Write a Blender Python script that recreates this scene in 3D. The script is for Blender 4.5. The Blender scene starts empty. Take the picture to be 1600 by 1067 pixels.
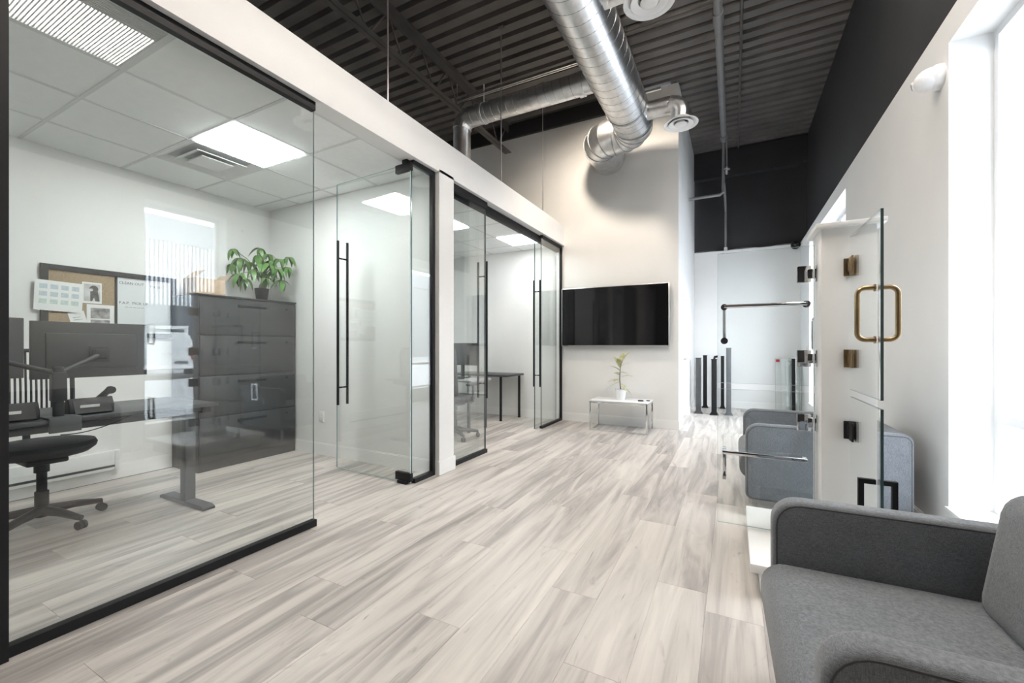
import bpy, bmesh, math, random
from mathutils import Vector, Matrix
random.seed(7)
R = math.radians
S = bpy.context.scene
C = S.collection

# ------------------------------------------------------------------ camera
cd = bpy.data.cameras.new('camera'); cam = bpy.data.objects.new('camera', cd); C.objects.link(cam)
cd.sensor_width = 36.0; cd.lens = 661.6 / 1600 * 36.0; cd.shift_y = 7.5 / 1600
cd.clip_start = 0.02; cd.clip_end = 300
cam.location = (0, 0, 1.22); cam.rotation_euler = (R(90), 0, R(27.608))
S.camera = cam

# ------------------------------------------------------------------ world, exposure
SKY = 4.6
w = bpy.data.worlds.new('World'); S.world = w; w.use_nodes = True
bg = w.node_tree.nodes['Background']; bg.inputs[0].default_value = (0.86, 0.93, 1.0, 1); bg.inputs[1].default_value = SKY
S.view_settings.view_transform = 'Standard'; S.view_settings.look = 'None'
S.view_settings.exposure = 1.45; S.view_settings.gamma = 1.0; S.view_settings.use_curve_mapping = False
S.cycles.use_denoising = True
S.cycles.max_bounces = 10; S.cycles.diffuse_bounces = 5; S.cycles.glossy_bounces = 5
S.cycles.transparent_max_bounces = 24; S.cycles.sample_clamp_indirect = 6.0
S.cycles.caustics_reflective = False; S.cycles.caustics_refractive = False

# ------------------------------------------------------------------ light strengths (lamps are built with their fixtures below)
PANEL = 17.5        # office ceiling panels
LINEAR = 28.0      # warm linear fixtures by the black wall
PENDANT = 22.0     # warm linear fixtures of the hall, behind the photographer
TRACK_W = 80.0    # warm track spot on the screen wall
for nm, y0, y1 in (('near', 2.42, 3.33), ('far', 5.86, 8.40)):   # window portals guide the daylight sampling
    ld = bpy.data.lights.new('daylight_' + nm, 'AREA'); ld.shape = 'RECTANGLE'
    ld.size = 2.69; ld.size_y = y1 - y0; ld.cycles.is_portal = True
    lo = bpy.data.objects.new('daylight_portal_' + nm, ld); C.objects.link(lo)
    lo.location = (1.345, (y0 + y1) / 2, 1.625); lo.rotation_euler = (0, R(90), 0)

# ------------------------------------------------------------------ material helpers
MATS = {}
def nodes(name):
    m = bpy.data.materials.new(name); m.use_nodes = True
    nt = m.node_tree; b = nt.nodes['Principled BSDF']
    MATS[name] = m
    return m, nt, b
def N(nt, t, **kw):
    n = nt.nodes.new(t)
    for k, v in kw.items():
        if k in n.inputs: n.inputs[k].default_value = v
        else: setattr(n, k, v)
    return n
def L(nt, a, b): nt.links.new(a, b)
def c4(c): return (c[0], c[1], c[2], 1)
def mat(name, col, rough=0.5, metal=0.0, var=0.0, scale=8.0, bump=0.0, bscale=60.0, coat=0.0, spec=0.5):
    m, nt, b = nodes(name)
    b.inputs['Base Color'].default_value = c4(col); b.inputs['Roughness'].default_value = rough
    b.inputs['Metallic'].default_value = metal; b.inputs['Specular IOR Level'].default_value = spec
    if coat: b.inputs['Coat Weight'].default_value = coat; b.inputs['Coat Roughness'].default_value = 0.05
    tc = N(nt, 'ShaderNodeTexCoord')
    if var:
        no = N(nt, 'ShaderNodeTexNoise', Scale=scale, Detail=4.0); L(nt, tc.outputs['Object'], no.inputs['Vector'])
        r = N(nt, 'ShaderNodeValToRGB'); L(nt, no.outputs['Fac'], r.inputs['Fac'])
        r.color_ramp.elements[0].position = 0.3; r.color_ramp.elements[1].position = 0.7
        r.color_ramp.elements[0].color = c4([max(0, x * (1 - var)) for x in col])
        r.color_ramp.elements[1].color = c4([min(1, x * (1 + var)) for x in col])
        L(nt, r.outputs['Color'], b.inputs['Base Color'])
    if bump:
        no = N(nt, 'ShaderNodeTexNoise', Scale=bscale, Detail=3.0); L(nt, tc.outputs['Object'], no.inputs['Vector'])
        bp = N(nt, 'ShaderNodeBump', Strength=bump, Distance=0.01); L(nt, no.outputs['Fac'], bp.inputs['Height'])
        L(nt, bp.outputs['Normal'], b.inputs['Normal'])
    return m
def emit(name, col, s):
    m, nt, b = nodes(name)
    b.inputs['Base Color'].default_value = c4(col); b.inputs['Emission Color'].default_value = c4(col)
    b.inputs['Emission Strength'].default_value = s
    return m
def glass(name, tint, r0=0.045, edge=None):
    m, nt, b = nodes(name); nt.nodes.remove(b); out = nt.nodes['Material Output']
    g = N(nt, 'ShaderNodeNewGeometry'); d = N(nt, 'ShaderNodeVectorMath', operation='DOT_PRODUCT')
    L(nt, g.outputs['Normal'], d.inputs[0]); L(nt, g.outputs['Incoming'], d.inputs[1])
    a = N(nt, 'ShaderNodeMath', operation='ABSOLUTE'); L(nt, d.outputs['Value'], a.inputs[0])
    s = N(nt, 'ShaderNodeMath', operation='SUBTRACT'); s.inputs[0].default_value = 1.0; L(nt, a.outputs[0], s.inputs[1])
    p = N(nt, 'ShaderNodeMath', operation='POWER'); L(nt, s.outputs[0], p.inputs[0]); p.inputs[1].default_value = 5.0
    q = N(nt, 'ShaderNodeMath', operation='MULTIPLY_ADD'); L(nt, p.outputs[0], q.inputs[0]); q.inputs[1].default_value = 1 - r0; q.inputs[2].default_value = r0
    t = N(nt, 'ShaderNodeBsdfTransparent'); t.inputs[0].default_value = c4(tint)
    gl = N(nt, 'ShaderNodeBsdfGlossy'); gl.inputs['Color'].default_value = (1, 1, 1, 1); gl.inputs['Roughness'].default_value = 0.0
    mx = N(nt, 'ShaderNodeMixShader'); L(nt, q.outputs[0], mx.inputs[0]); L(nt, t.outputs[0], mx.inputs[1]); L(nt, gl.outputs[0], mx.inputs[2])
    L(nt, mx.outputs[0], out.inputs['Surface'])
    return m

# surfaces
M_white = mat('white_paint', (0.80, 0.80, 0.79), 0.55, var=0.015, scale=3, bump=0.04, bscale=180)
M_trim = mat('white_trim_paint', (0.84, 0.84, 0.83), 0.35, var=0.01, scale=3)
M_black = mat('black_wall_paint', (0.024, 0.0245, 0.027), 0.7, var=0.15, scale=2, bump=0.1, bscale=90)
M_deck = mat('dark_deck_paint', (0.125, 0.115, 0.110), 0.5, var=0.2, scale=2.5)
M_joist = mat('dark_joist_paint', (0.10, 0.092, 0.086), 0.5, var=0.15, scale=5)
M_tile = mat('ceiling_tile_board', (0.92, 0.93, 0.93), 0.9, var=0.02, scale=20, bump=0.25, bscale=260)
M_tbar = mat('ceiling_grid_white', (0.72, 0.73, 0.73), 0.45, var=0.01)
M_blackmetal = mat('matte_black_metal', (0.012, 0.012, 0.013), 0.5, var=0.1, scale=12, spec=0.25)
M_blackplastic = mat('black_plastic', (0.014, 0.015, 0.017), 0.45, var=0.15, scale=10, spec=0.3)
M_darkgrey = mat('dark_grey_metal', (0.065, 0.068, 0.072), 0.42, var=0.1, scale=9)
M_greyalu = mat('grey_aluminium', (0.16, 0.165, 0.175), 0.4, metal=0.4, var=0.1, scale=9)
M_chrome = mat('chrome', (0.80, 0.81, 0.83), 0.08, metal=1.0, var=0.02, scale=20)
M_bronze = mat('brushed_bronze', (0.37, 0.265, 0.15), 0.3, metal=1.0, var=0.1, scale=30)
M_steel = mat('brushed_steel', (0.62, 0.62, 0.62), 0.3, metal=1.0, var=0.06, scale=25)
M_galv = mat('galvanised_steel', (0.72, 0.73, 0.74), 0.32, metal=1.0, var=0.12, scale=14)
M_galvseam = mat('galvanised_seam', (0.38, 0.39, 0.40), 0.4, metal=1.0, var=0.1, scale=20)
M_pipe = mat('grey_pipe_paint', (0.22, 0.22, 0.225), 0.45, metal=0.3, var=0.1, scale=6)
M_diff = mat('white_enamel', (0.80, 0.80, 0.80), 0.3, var=0.01)
M_cab = mat('charcoal_cabinet_enamel', (0.040, 0.042, 0.045), 0.33, var=0.06, scale=6)
M_desk = mat('black_desk_laminate', (0.045, 0.047, 0.050), 0.4, var=0.1, scale=14)
M_screen = mat('black_gloss_screen', (0.006, 0.006, 0.007), 0.07, var=0.1, scale=3)
M_monback = mat('monitor_shell', (0.022, 0.024, 0.027), 0.4, var=0.1, scale=5)
M_paper = mat('white_paper', (0.80, 0.81, 0.80), 0.7, var=0.01)
M_wboard = mat('whiteboard_enamel', (0.74, 0.77, 0.78), 0.25, var=0.01)
M_cork = mat('cork', (0.36, 0.27, 0.17), 0.85, var=0.18, scale=90, bump=0.2, bscale=150)
M_ink = mat('dark_ink', (0.05, 0.05, 0.055), 0.6, var=0.1)
M_inkblue = mat('pale_blue_print', (0.50, 0.58, 0.63), 0.7, var=0.12, scale=60)
M_inkgreen = mat('pale_green_print', (0.52, 0.64, 0.60), 0.7, var=0.12, scale=60)
M_photogrey = mat('grey_photo_print', (0.30, 0.29, 0.29), 0.5, var=0.6, scale=22)
M_photolight = mat('pale_photo_print', (0.55, 0.55, 0.55), 0.5, var=0.25, scale=14)
M_photodark = mat('dark_photo_print', (0.07, 0.065, 0.06), 0.5, var=0.5, scale=30)
M_card = mat('cardboard', (0.46, 0.33, 0.21), 0.8, var=0.08, scale=20)
M_soil = mat('potting_soil', (0.05, 0.035, 0.025), 0.95, var=0.3, scale=60, bump=0.4, bscale=120)
M_leaf = mat('green_leaf', (0.085, 0.20, 0.045), 0.4, var=0.35, scale=18)
M_bark = mat('grey_brown_bark', (0.16, 0.12, 0.085), 0.8, var=0.3, scale=40, bump=0.3, bscale=80)
M_pale = mat('variegated_pale_leaf', (0.42, 0.42, 0.24), 0.45, var=0.30, scale=22)
M_potwhite = mat('white_glazed_pot', (0.80, 0.81, 0.82), 0.2, var=0.01)
M_seam = mat('dark_piping', (0.07, 0.072, 0.075), 0.8, var=0.1)
M_asphalt = mat('pale_asphalt', (0.46, 0.46, 0.47), 0.9, var=0.12, scale=1.2, bump=0.2, bscale=30)
M_siding = mat('white_metal_siding', (0.78, 0.79, 0.80), 0.5, var=0.03, scale=1)
M_sidedark = mat('dark_siding', (0.10, 0.105, 0.12), 0.5, var=0.1, scale=1)
M_vanwhite = mat('white_van_paint', (0.80, 0.80, 0.80), 0.25, var=0.01, coat=0.4)
M_red = mat('red_tail_lamp', (0.45, 0.02, 0.03), 0.2, var=0.1)
M_rubber = mat('black_rubber', (0.02, 0.02, 0.02), 0.7, var=0.1)
M_vinyl = mat('white_vinyl_frame', (0.80, 0.81, 0.83), 0.35, var=0.01)
M_panel = emit('lit_panel_diffuser', (0.95, 1.0, 0.985), PANEL)
M_panel2 = emit('lit_panel_diffuser_dimmed', (0.97, 1.0, 0.985), PANEL * 0.42)
M_linear = emit('warm_linear_diffuser', (1.0, 0.94, 0.88), LINEAR)
M_pendant = emit('warm_pendant_diffuser', (1.0, 0.91, 0.82), PENDANT)
M_deckfill = emit('warm_deck_fill', (1.0, 0.86, 0.72), 38.0)  # added glow on the pendant tops to brighten the deck
M_bulb = emit('warm_lamp_lens', (1.0, 0.78, 0.55), 12.0)
M_glass = glass('partition_glass', (0.972, 0.984, 0.98), 0.053)
M_glassd = glass('sample_glass', (0.975, 0.988, 0.985), 0.045)
M_glassw = glass('window_glass', (0.985, 0.99, 0.99), 0.04)
M_grille = mat('grey_grille', (.55, .56, .56), .5, var=.03)
M_edge = mat('green_glass_edge', (0.045, 0.085, 0.085), 0.15, var=0.1)
M_edgelight = mat('pale_glass_edge', (0.42, 0.55, 0.54), 0.15, var=0.1)

def fabric():
    m, nt, b = nodes('grey_woven_fabric'); tc = N(nt, 'ShaderNodeTexCoord')
    def str_noise(sc, det):
        mp = N(nt, 'ShaderNodeMapping'); mp.inputs['Scale'].default_value = sc; L(nt, tc.outputs['Object'], mp.inputs['Vector'])
        no = N(nt, 'ShaderNodeTexNoise', Scale=1.0, Detail=det); L(nt, mp.outputs[0], no.inputs['Vector']); return no
    a = str_noise((700, 700, 110), 2.0); c = str_noise((110, 110, 700), 2.0); d = str_noise((14, 14, 14), 3.0)
    mx = N(nt, 'ShaderNodeMath', operation='ADD'); L(nt, a.outputs['Fac'], mx.inputs[0]); L(nt, c.outputs['Fac'], mx.inputs[1])
    m2 = N(nt, 'ShaderNodeMath', operation='MULTIPLY_ADD'); L(nt, d.outputs['Fac'], m2.inputs[0]); m2.inputs[1].default_value = 0.25; L(nt, mx.outputs[0], m2.inputs[2])
    r = N(nt, 'ShaderNodeValToRGB'); r.color_ramp.elements[0].position = 0.95 / 2; r.color_ramp.elements[1].position = 1.0
    sc = N(nt, 'ShaderNodeMath', operation='MULTIPLY'); L(nt, m2.outputs[0], sc.inputs[0]); sc.inputs[1].default_value = 0.66; L(nt, sc.outputs[0], r.inputs['Fac'])
    r.color_ramp.elements[0].color = (0.088, 0.095, 0.106, 1); r.color_ramp.elements[1].color = (0.24, 0.256, 0.28, 1)
    L(nt, r.outputs['Color'], b.inputs['Base Color']); b.inputs['Roughness'].default_value = 0.9; b.inputs['Specular IOR Level'].default_value = 0.15
    b.inputs['Sheen Weight'].default_value = 0.25
    bp = N(nt, 'ShaderNodeBump', Strength=0.35, Distance=0.002); L(nt, mx.outputs[0], bp.inputs['Height']); L(nt, bp.outputs['Normal'], b.inputs['Normal'])
    return m
M_fabric = fabric()

def plank_wood():
    m, nt, b = nodes('grey_oak_plank'); tc = N(nt, 'ShaderNodeTexCoord'); oi = N(nt, 'ShaderNodeObjectInfo')
    off = N(nt, 'ShaderNodeMath', operation='MULTIPLY'); L(nt, oi.outputs['Random'], off.inputs[0]); off.inputs[1].default_value = 87.0
    cb = N(nt, 'ShaderNodeCombineXYZ'); 
    for i in range(3): L(nt, off.outputs[0], cb.inputs[i])
    ad = N(nt, 'ShaderNodeVectorMath', operation='ADD'); L(nt, tc.outputs['Object'], ad.inputs[0]); L(nt, cb.outputs[0], ad.inputs[1])
    def noise(sc, det, dist=0.0, rough=0.55):
        mp = N(nt, 'ShaderNodeMapping'); mp.inputs['Scale'].default_value = sc; L(nt, ad.outputs[0], mp.inputs['Vector'])
        no = N(nt, 'ShaderNodeTexNoise', Scale=1.0, Detail=det, Distortion=dist, Roughness=rough); L(nt, mp.outputs[0], no.inputs['Vector']); return no
    big = noise((7.5, 0.62, 1), 4.0, 1.4)
    fine = noise((42, 1.3, 1), 6.0, 0.5, 0.68)
    crack = noise((30, 1.5, 1), 3.0, 2.0)
    knot = noise((7, 2.0, 1), 3.0, 2.5)
    r = N(nt, 'ShaderNodeValToRGB'); cr = r.color_ramp
    cr.elements[0].position = 0.28; cr.elements[0].color = (0.272, 0.248, 0.233, 1)
    cr.elements[1].position = 0.74; cr.elements[1].color = (0.630, 0.585, 0.540, 1)
    e = cr.elements.new(0.43); e.color = (0.388, 0.357, 0.335, 1)
    e = cr.elements.new(0.54); e.color = (0.515, 0.478, 0.446, 1)
    # per-plank tone shift
    sh = N(nt, 'ShaderNodeMapRange'); L(nt, oi.outputs['Random'], sh.inputs[0]); sh.inputs[3].default_value = -0.075; sh.inputs[4].default_value = 0.10
    su = N(nt, 'ShaderNodeMath', operation='ADD'); L(nt, big.outputs['Fac'], su.inputs[0]); L(nt, sh.outputs[0], su.inputs[1])
    f2 = N(nt, 'ShaderNodeMath', operation='MULTIPLY_ADD'); L(nt, fine.outputs['Fac'], f2.inputs[0]); f2.inputs[1].default_value = 0.26; 
    s3 = N(nt, 'ShaderNodeMath', operation='SUBTRACT'); L(nt, su.outputs[0], s3.inputs[0]); s3.inputs[1].default_value = 0.12; L(nt, s3.outputs[0], f2.inputs[2])
    L(nt, f2.outputs[0], r.inputs['Fac'])
    ck = N(nt, 'ShaderNodeValToRGB'); ck.color_ramp.elements[0].position = 0.235; ck.color_ramp.elements[1].position = 0.295
    ck.color_ramp.elements[0].color = (0.45, 0.42, 0.40, 1); ck.color_ramp.elements[1].color = (1, 1, 1, 1); L(nt, crack.outputs['Fac'], ck.inputs['Fac'])
    mx = N(nt, 'ShaderNodeMix', data_type='RGBA', blend_type='MULTIPLY'); mx.inputs[0].default_value = 1.0
    L(nt, r.outputs['Color'], mx.inputs[6]); L(nt, ck.outputs['Color'], mx.inputs[7])
    kn = N(nt, 'ShaderNodeValToRGB'); kn.color_ramp.elements[0].position = 0.20; kn.color_ramp.elements[1].position = 0.36
    kn.color_ramp.elements[0].color = (0.62, 0.60, 0.58, 1); kn.color_ramp.elements[1].color = (1, 1, 1, 1); L(nt, knot.outputs['Fac'], kn.inputs['Fac'])
    m3 = N(nt, 'ShaderNodeMix', data_type='RGBA', blend_type='MULTIPLY'); m3.inputs[0].default_value = 1.0
    L(nt, mx.outputs[2], m3.inputs[6]); L(nt, kn.outputs['Color'], m3.inputs[7])
    L(nt, m3.outputs[2], b.inputs['Base Color'])
    rr = N(nt, 'ShaderNodeMapRange'); L(nt, fine.outputs['Fac'], rr.inputs[0]); rr.inputs[3].default_value = 0.30; rr.inputs[4].default_value = 0.46
    L(nt, rr.outputs[0], b.inputs['Roughness']); b.inputs['Specular IOR Level'].default_value = 0.45
    bp = N(nt, 'ShaderNodeBump', Strength=0.12, Distance=0.002); L(nt, fine.outputs['Fac'], bp.inputs['Height']); L(nt, bp.outputs['Normal'], b.inputs['Normal'])
    return m
M_plank = plank_wood()

# ------------------------------------------------------------------ mesh helpers
class MB:
    """collects shapes (world or local coordinates) and links them as one mesh object"""
    def __init__(s): s.bm = bmesh.new()
    def box(s, x0, x1, y0, y1, z0, z1, bev=0.0, seg=2):
        b = bmesh.new(); bmesh.ops.create_cube(b, size=1.0)
        for v in b.verts:
            v.co = Vector(((x0 + x1) / 2 + v.co.x * (x1 - x0), (y0 + y1) / 2 + v.co.y * (y1 - y0), (z0 + z1) / 2 + v.co.z * (z1 - z0)))
        if bev: bmesh.ops.bevel(b, geom=list(b.edges), offset=bev, segments=seg, affect='EDGES', profile=0.5)
        s._merge(b); return s
    def _merge(s, b, mtx=None):
        if mtx is not None: bmesh.ops.transform(b, matrix=mtx, verts=b.verts)
        me = bpy.data.meshes.new('tmp'); b.to_mesh(me); b.free(); s.bm.from_mesh(me); bpy.data.meshes.remove(me)
    def obox(s, cx, cy, cz, sx, sy, sz, rot=(0, 0, 0), bev=0.0):
        t = MB(); t.box(-sx / 2, sx / 2, -sy / 2, sy / 2, -sz / 2, sz / 2, bev)
        from mathutils import Euler
        s._merge(t.bm, Matrix.Translation((cx, cy, cz)) @ Euler(rot).to_matrix().to_4x4()); return s
    def cyl(s, p, q, r, r2=None, n=16, caps=True):
        p, q = Vector(p), Vector(q); r2 = r if r2 is None else r2
        return s.loft([(p, r), (q, r2)], n, caps)
    def loft(s, rings, n=16, caps=True):
        d0 = None; loops = []
        for i, (p, r) in enumerate(rings):
            p = Vector(p)
            a = Vector(rings[max(i - 1, 0)][0]); c = Vector(rings[min(i + 1, len(rings) - 1)][0])
            d = (c - a)
            d = d.normalized() if d.length > 1e-9 else Vector((0, 0, 1))
            if d0 is None:
                u = d.orthogonal().normalized()
            else:
                u = (u - d * u.dot(d)); u = u.normalized() if u.length > 1e-6 else d.orthogonal().normalized()
            d0 = d; v = d.cross(u)
            loops.append([s.bm.verts.new(p + (u * math.cos(2 * math.pi * k / n) + v * math.sin(2 * math.pi * k / n)) * r) for k in range(n)])
        for a, b in zip(loops, loops[1:]):
            for k in range(n): s.bm.faces.new((a[k], a[(k + 1) % n], b[(k + 1) % n], b[k]))
        if caps:
            s.bm.faces.new(loops[0][::-1]); s.bm.faces.new(loops[-1])
        return s
    def path(s, pts, r, n=12, caps=True): return s.loft([(p, r) for p in pts], n, caps)
    def lathe(s, prof, c=(0, 0, 0), n=24, axis='Z'):
        loops = []
        for r, h in prof:
            lp = []
            for k in range(n):
                a = 2 * math.pi * k / n; x, y, z = r * math.cos(a), r * math.sin(a), h
                if axis == 'X': x, y, z = h, r * math.cos(a), r * math.sin(a)
                if axis == 'Y': x, y, z = r * math.sin(a), h, r * math.cos(a)
                lp.append(s.bm.verts.new((c[0] + x, c[1] + y, c[2] + z)))
            loops.append(lp)
        for a, b in zip(loops, loops[1:]):
            for k in range(n): s.bm.faces.new((a[k], a[(k + 1) % n], b[(k + 1) % n], b[k]))
        if prof[0][0] > 1e-4: s.bm.faces.new(loops[0][::-1])
        if prof[-1][0] > 1e-4: s.bm.faces.new(loops[-1])
        return s
    def prism(s, pts, lo, hi, axis='Y', bev=0.0):
        """polygon pts in the plane normal to axis, extruded lo..hi"""
        b = bmesh.new()
        def P(a, c, h): return {'Y': (a, h, c), 'X': (h, a, c), 'Z': (a, c, h)}[axis]
        A = [b.verts.new(P(a, c, lo)) for a, c in pts]; B = [b.verts.new(P(a, c, hi)) for a, c in pts]
        b.faces.new(A[::-1]); b.faces.new(B)
        for i in range(len(pts)): j = (i + 1) % len(pts); b.faces.new((A[i], A[j], B[j], B[i]))
        bmesh.ops.recalc_face_normals(b, faces=b.faces)
        if bev:
            es = [e for e in b.edges if (e.verts[0] in A and e.verts[1] in A) or (e.verts[0] in B and e.verts[1] in B)]
            bmesh.ops.bevel(b, geom=es, offset=bev, segments=4, affect='EDGES', profile=0.5)
        s._merge(b); return s
    def quad(s, *p): s.bm.faces.new([s.bm.verts.new(q) for q in p]); return s
    def build(s, name, m, parent=None, smooth=False, local=False, auto=None):
        if parent is not None and not local:
            bmesh.ops.translate(s.bm, verts=s.bm.verts, vec=-wloc(parent))
        bmesh.ops.recalc_face_normals(s.bm, faces=s.bm.faces)
        me = bpy.data.meshes.new(name); s.bm.to_mesh(me); s.bm.free()
        me.materials.append(m)
        o = bpy.data.objects.new(name, me); C.objects.link(o)
        if parent is not None: o.parent = parent
        if smooth:
            me.polygons.foreach_set('use_smooth', [True] * len(me.polygons))
            try: me.set_sharp_from_angle(angle=R(auto or 40))
            except Exception: pass
        return o
def wloc(o):
    v = Vector((0, 0, 0))
    while o is not None: v += Vector(o.location); o = o.parent
    return v
def thing(name, label, cat, loc=(0, 0, 0), group=None):
    o = bpy.data.objects.new(name, None); C.objects.link(o); o.location = loc; o.empty_display_size = 0.1
    return tag(o, label, cat, group)
def tag(o, label, cat, group=None):
    o['label'] = label; o['category'] = cat
    if group: o['group'] = group
    return o
def struct(o, label, cat):
    o['kind'] = 'structure'; return tag(o, label, cat)
def box(name, m, dims, parent=None, bev=0.0): return MB().box(*dims, bev).build(name, m, parent, smooth=bev > 0)
def copy_tree(o, parent=None):
    c = o.copy(); C.objects.link(c)
    if parent is not None: c.parent = parent
    for ch in list(o.children): copy_tree(ch, c)
    return c
def arc(c, r, a0, a1, n, plane='xz'):
    out = []
    for i in range(n + 1):
        a = a0 + (a1 - a0) * i / n; u, v = r * math.cos(a), r * math.sin(a)
        out.append(Vector((c[0] + u, c[1], c[2] + v)) if plane == 'xz' else Vector((c[0] + u, c[1] + v, c[2])) if plane == 'xy' else Vector((c[0], c[1] + u, c[2] + v)))
    return out
def pane(name, dims, parent, m=None, edge=None, skip=''):
    """a glass sheet with its polished edge strips as a sub-part"""
    x0, x1, y0, y1, z0, z1 = dims
    g = box(name, m or M_glass, dims, parent)
    e = 0.0012; mb = MB()
    if x1 - x0 < y1 - y0:   # sheet across X
        if skip != 'lo': mb.box(x0, x1, y0 - e, y0 - 0.0002, z0, z1)
        if skip != 'hi': mb.box(x0, x1, y1 + 0.0002, y1 + e, z0, z1)
        mb.box(x0, x1, y0, y1, z1 + 0.0002, z1 + e); mb.box(x0, x1, y0, y1, z0 - e, z0 - 0.0002)
    else:
        mb.box(x0 - e, x0 - 0.0002, y0, y1, z0, z1); mb.box(x1 + 0.0002, x1 + e, y0, y1, z0, z1)
        mb.box(x0, x1, y0, y1, z1 + 0.0002, z1 + e); mb.box(x0, x1, y0, y1, z0 - e, z0 - 0.0002)
    mb.build('polished_edge', edge or M_edge, g)
    return g

# ================================================================== STRUCTURE
X_L, X_G, X_F, X_W, X_B = -5.05, -2.53, -2.47, 1.10, 1.20     # back wall, glass, bulkhead face, white right wall, black right wall
Y0, Y_T, Y_E = -2.6, 6.60, 9.45                                # rear wall, screen wall, far wall
Z_C, Z_O = 5.10, 2.88                                          # deck, office ceilings

# floor: slab + planks
fl = MB().box(X_L - .2, 1.33, Y0 - .2, Y_E + .2, -0.14, -0.009).build('floor', mat('floor_underlay', (0.13, 0.12, 0.11), 0.8, var=0.1))
struct(fl, 'light grey-brown wood plank floor of the whole unit', 'floor')
PW, PL = 0.2335, 1.52
def plank_mesh(length, width):
    mb = MB().box(-width / 2 + .0003, width / 2 - .0003, 0.0003, length - .0003, -0.008, 0.0)
    top = [e for e in mb.bm.edges if all(abs(v.co.z) < 1e-6 for v in e.verts)]
    bmesh.ops.bevel(mb.bm, geom=top, offset=0.0008, segments=1, affect='EDGES')
    me = bpy.data.meshes.new('plank'); mb.bm.to_mesh(me); mb.bm.free(); me.materials.append(M_plank); return me
PM = {}
ks = range(-21, 6)
starts = {}
for k in ks:
    xa = -0.115 + k * PW; xb = xa + PW
    xa2, xb2 = max(xa, X_L), min(xb, X_B + .1)
    off = (k * 0.53 + random.uniform(-.2, .2)) % PL
    y = Y0 - off
    while y < Y_E:
        ya, yb = max(y, Y0), min(y + PL, Y_E)
        if yb - ya > 0.03:
            key = (round(yb - ya, 3), round(xb2 - xa2, 3))
            if key not in PM: PM[key] = plank_mesh(yb - ya, xb2 - xa2)
            o = bpy.data.objects.new('plank', PM[key]); C.objects.link(o); o.parent = fl
            o.location = ((xa2 + xb2) / 2, ya, 0)
        y += PL

# corrugated roof deck: ribs run along X
mb = MB(); pitch = 0.187; prof = []
y = Y0
while y < Y_E + .2:
    prof += [(y, Z_C), (y + pitch * .60, Z_C), (y + pitch * .72, Z_C + .055), (y + pitch * .88, Z_C + .055)]
    y += pitch
prof += [(y, Z_C)]
va = [mb.bm.verts.new((X_L - .2, a, c)) for a, c in prof]; vb = [mb.bm.verts.new((1.35, a, c)) for a, c in prof]
for i in range(len(prof) - 1): mb.bm.faces.new((va[i], va[i + 1], vb[i + 1], vb[i]))
cl = mb.build('ceiling', M_deck)
struct(cl, 'dark painted corrugated steel roof deck high above the hall', 'ceiling')
box('roof_slab', M_deck, (X_L - .2, 1.35, Y0 - .2, Y_E + .3, Z_C + .07, Z_C + .2), cl)

# exterior walls
wl = MB().box(X_L - .2, X_L, Y0 - .2, Y_E + .2, 0, Z_C).build('wall_left', M_white)
struct(wl, 'white painted rear wall behind both glass offices', 'wall')
wr = MB()
WIN = [(2.42, 3.33), (5.86, 8.40)]; ZS, ZH = 0.28, 2.97
ys = [Y0 - .2] + [v for a in WIN for v in a] + [Y_E + .2]
for i in range(0, len(ys), 2): wr.box(X_W, 1.34, ys[i], ys[i + 1], 0, 3.14)
for a, b in WIN: wr.box(X_W, 1.34, a, b, 0, ZS); wr.box(X_W, 1.34, a, b, ZH, 3.14)
wr = wr.build('wall_right', M_white); struct(wr, 'right wall, white below and black above, with tall windows', 'wall')
box('upper_wall', M_black, (X_B, 1.34, Y0 - .2, Y_E + .2, 3.14, Z_C), wr)
wf = MB().box(-0.83, 1.34, Y_E, Y_E + .2, 0, 3.13).build('wall_far', M_white); struct(wf, 'far end wall, white below a black upper band', 'wall')
box('upper_wall', M_black, (-0.83, 1.34, Y_E + .05, Y_E + .25, 3.13, Z_C), wf)
box('roof_beam', M_black, (-0.71, X_B, Y_E - .12, Y_E + .05, 4.58, Z_C), wf)
wb = MB().box(X_L - .2, 1.34, Y0 - .2, Y0, 0, Z_C).build('wall_rear', M_black); struct(wb, 'unseen wall behind the photographer, made black to cut bounce light', 'wall')  # out of view; black chosen to keep bounced light off the armchairs
wm = MB()
wm.box(X_L, -0.71, Y_T, Y_T + .12, 0, Z_C - .03); wm.box(-0.83, -0.71, Y_T + .12, 6.98, 0, Z_C)
wm.box(-0.83, -0.71, 6.98, 8.05, 2.05, Z_C); wm.box(-0.83, -0.71, 8.05, Y_E, 0, Z_C)
wm = wm.build('wall_middle', M_white); struct(wm, 'tall cream-white wall carrying the television', 'wall')
box('ledger_beam', M_black, (X_L, -1.30, Y_T - .05, Y_T - .001, 4.86, Z_C), wm)
dr = box('door_1', M_trim, (-0.795, -0.765, 6.99, 8.04, 0.01, 2.04)); struct(dr, 'white slab door recessed in the side of the television wall', 'door')
MB().cyl((-0.765, 7.92, 1.0), (-0.715, 7.92, 1.0), .012).cyl((-0.72, 7.92, 1.0), (-0.72, 7.80, 1.0), .009).build('door_handle', M_steel, dr, True)

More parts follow.
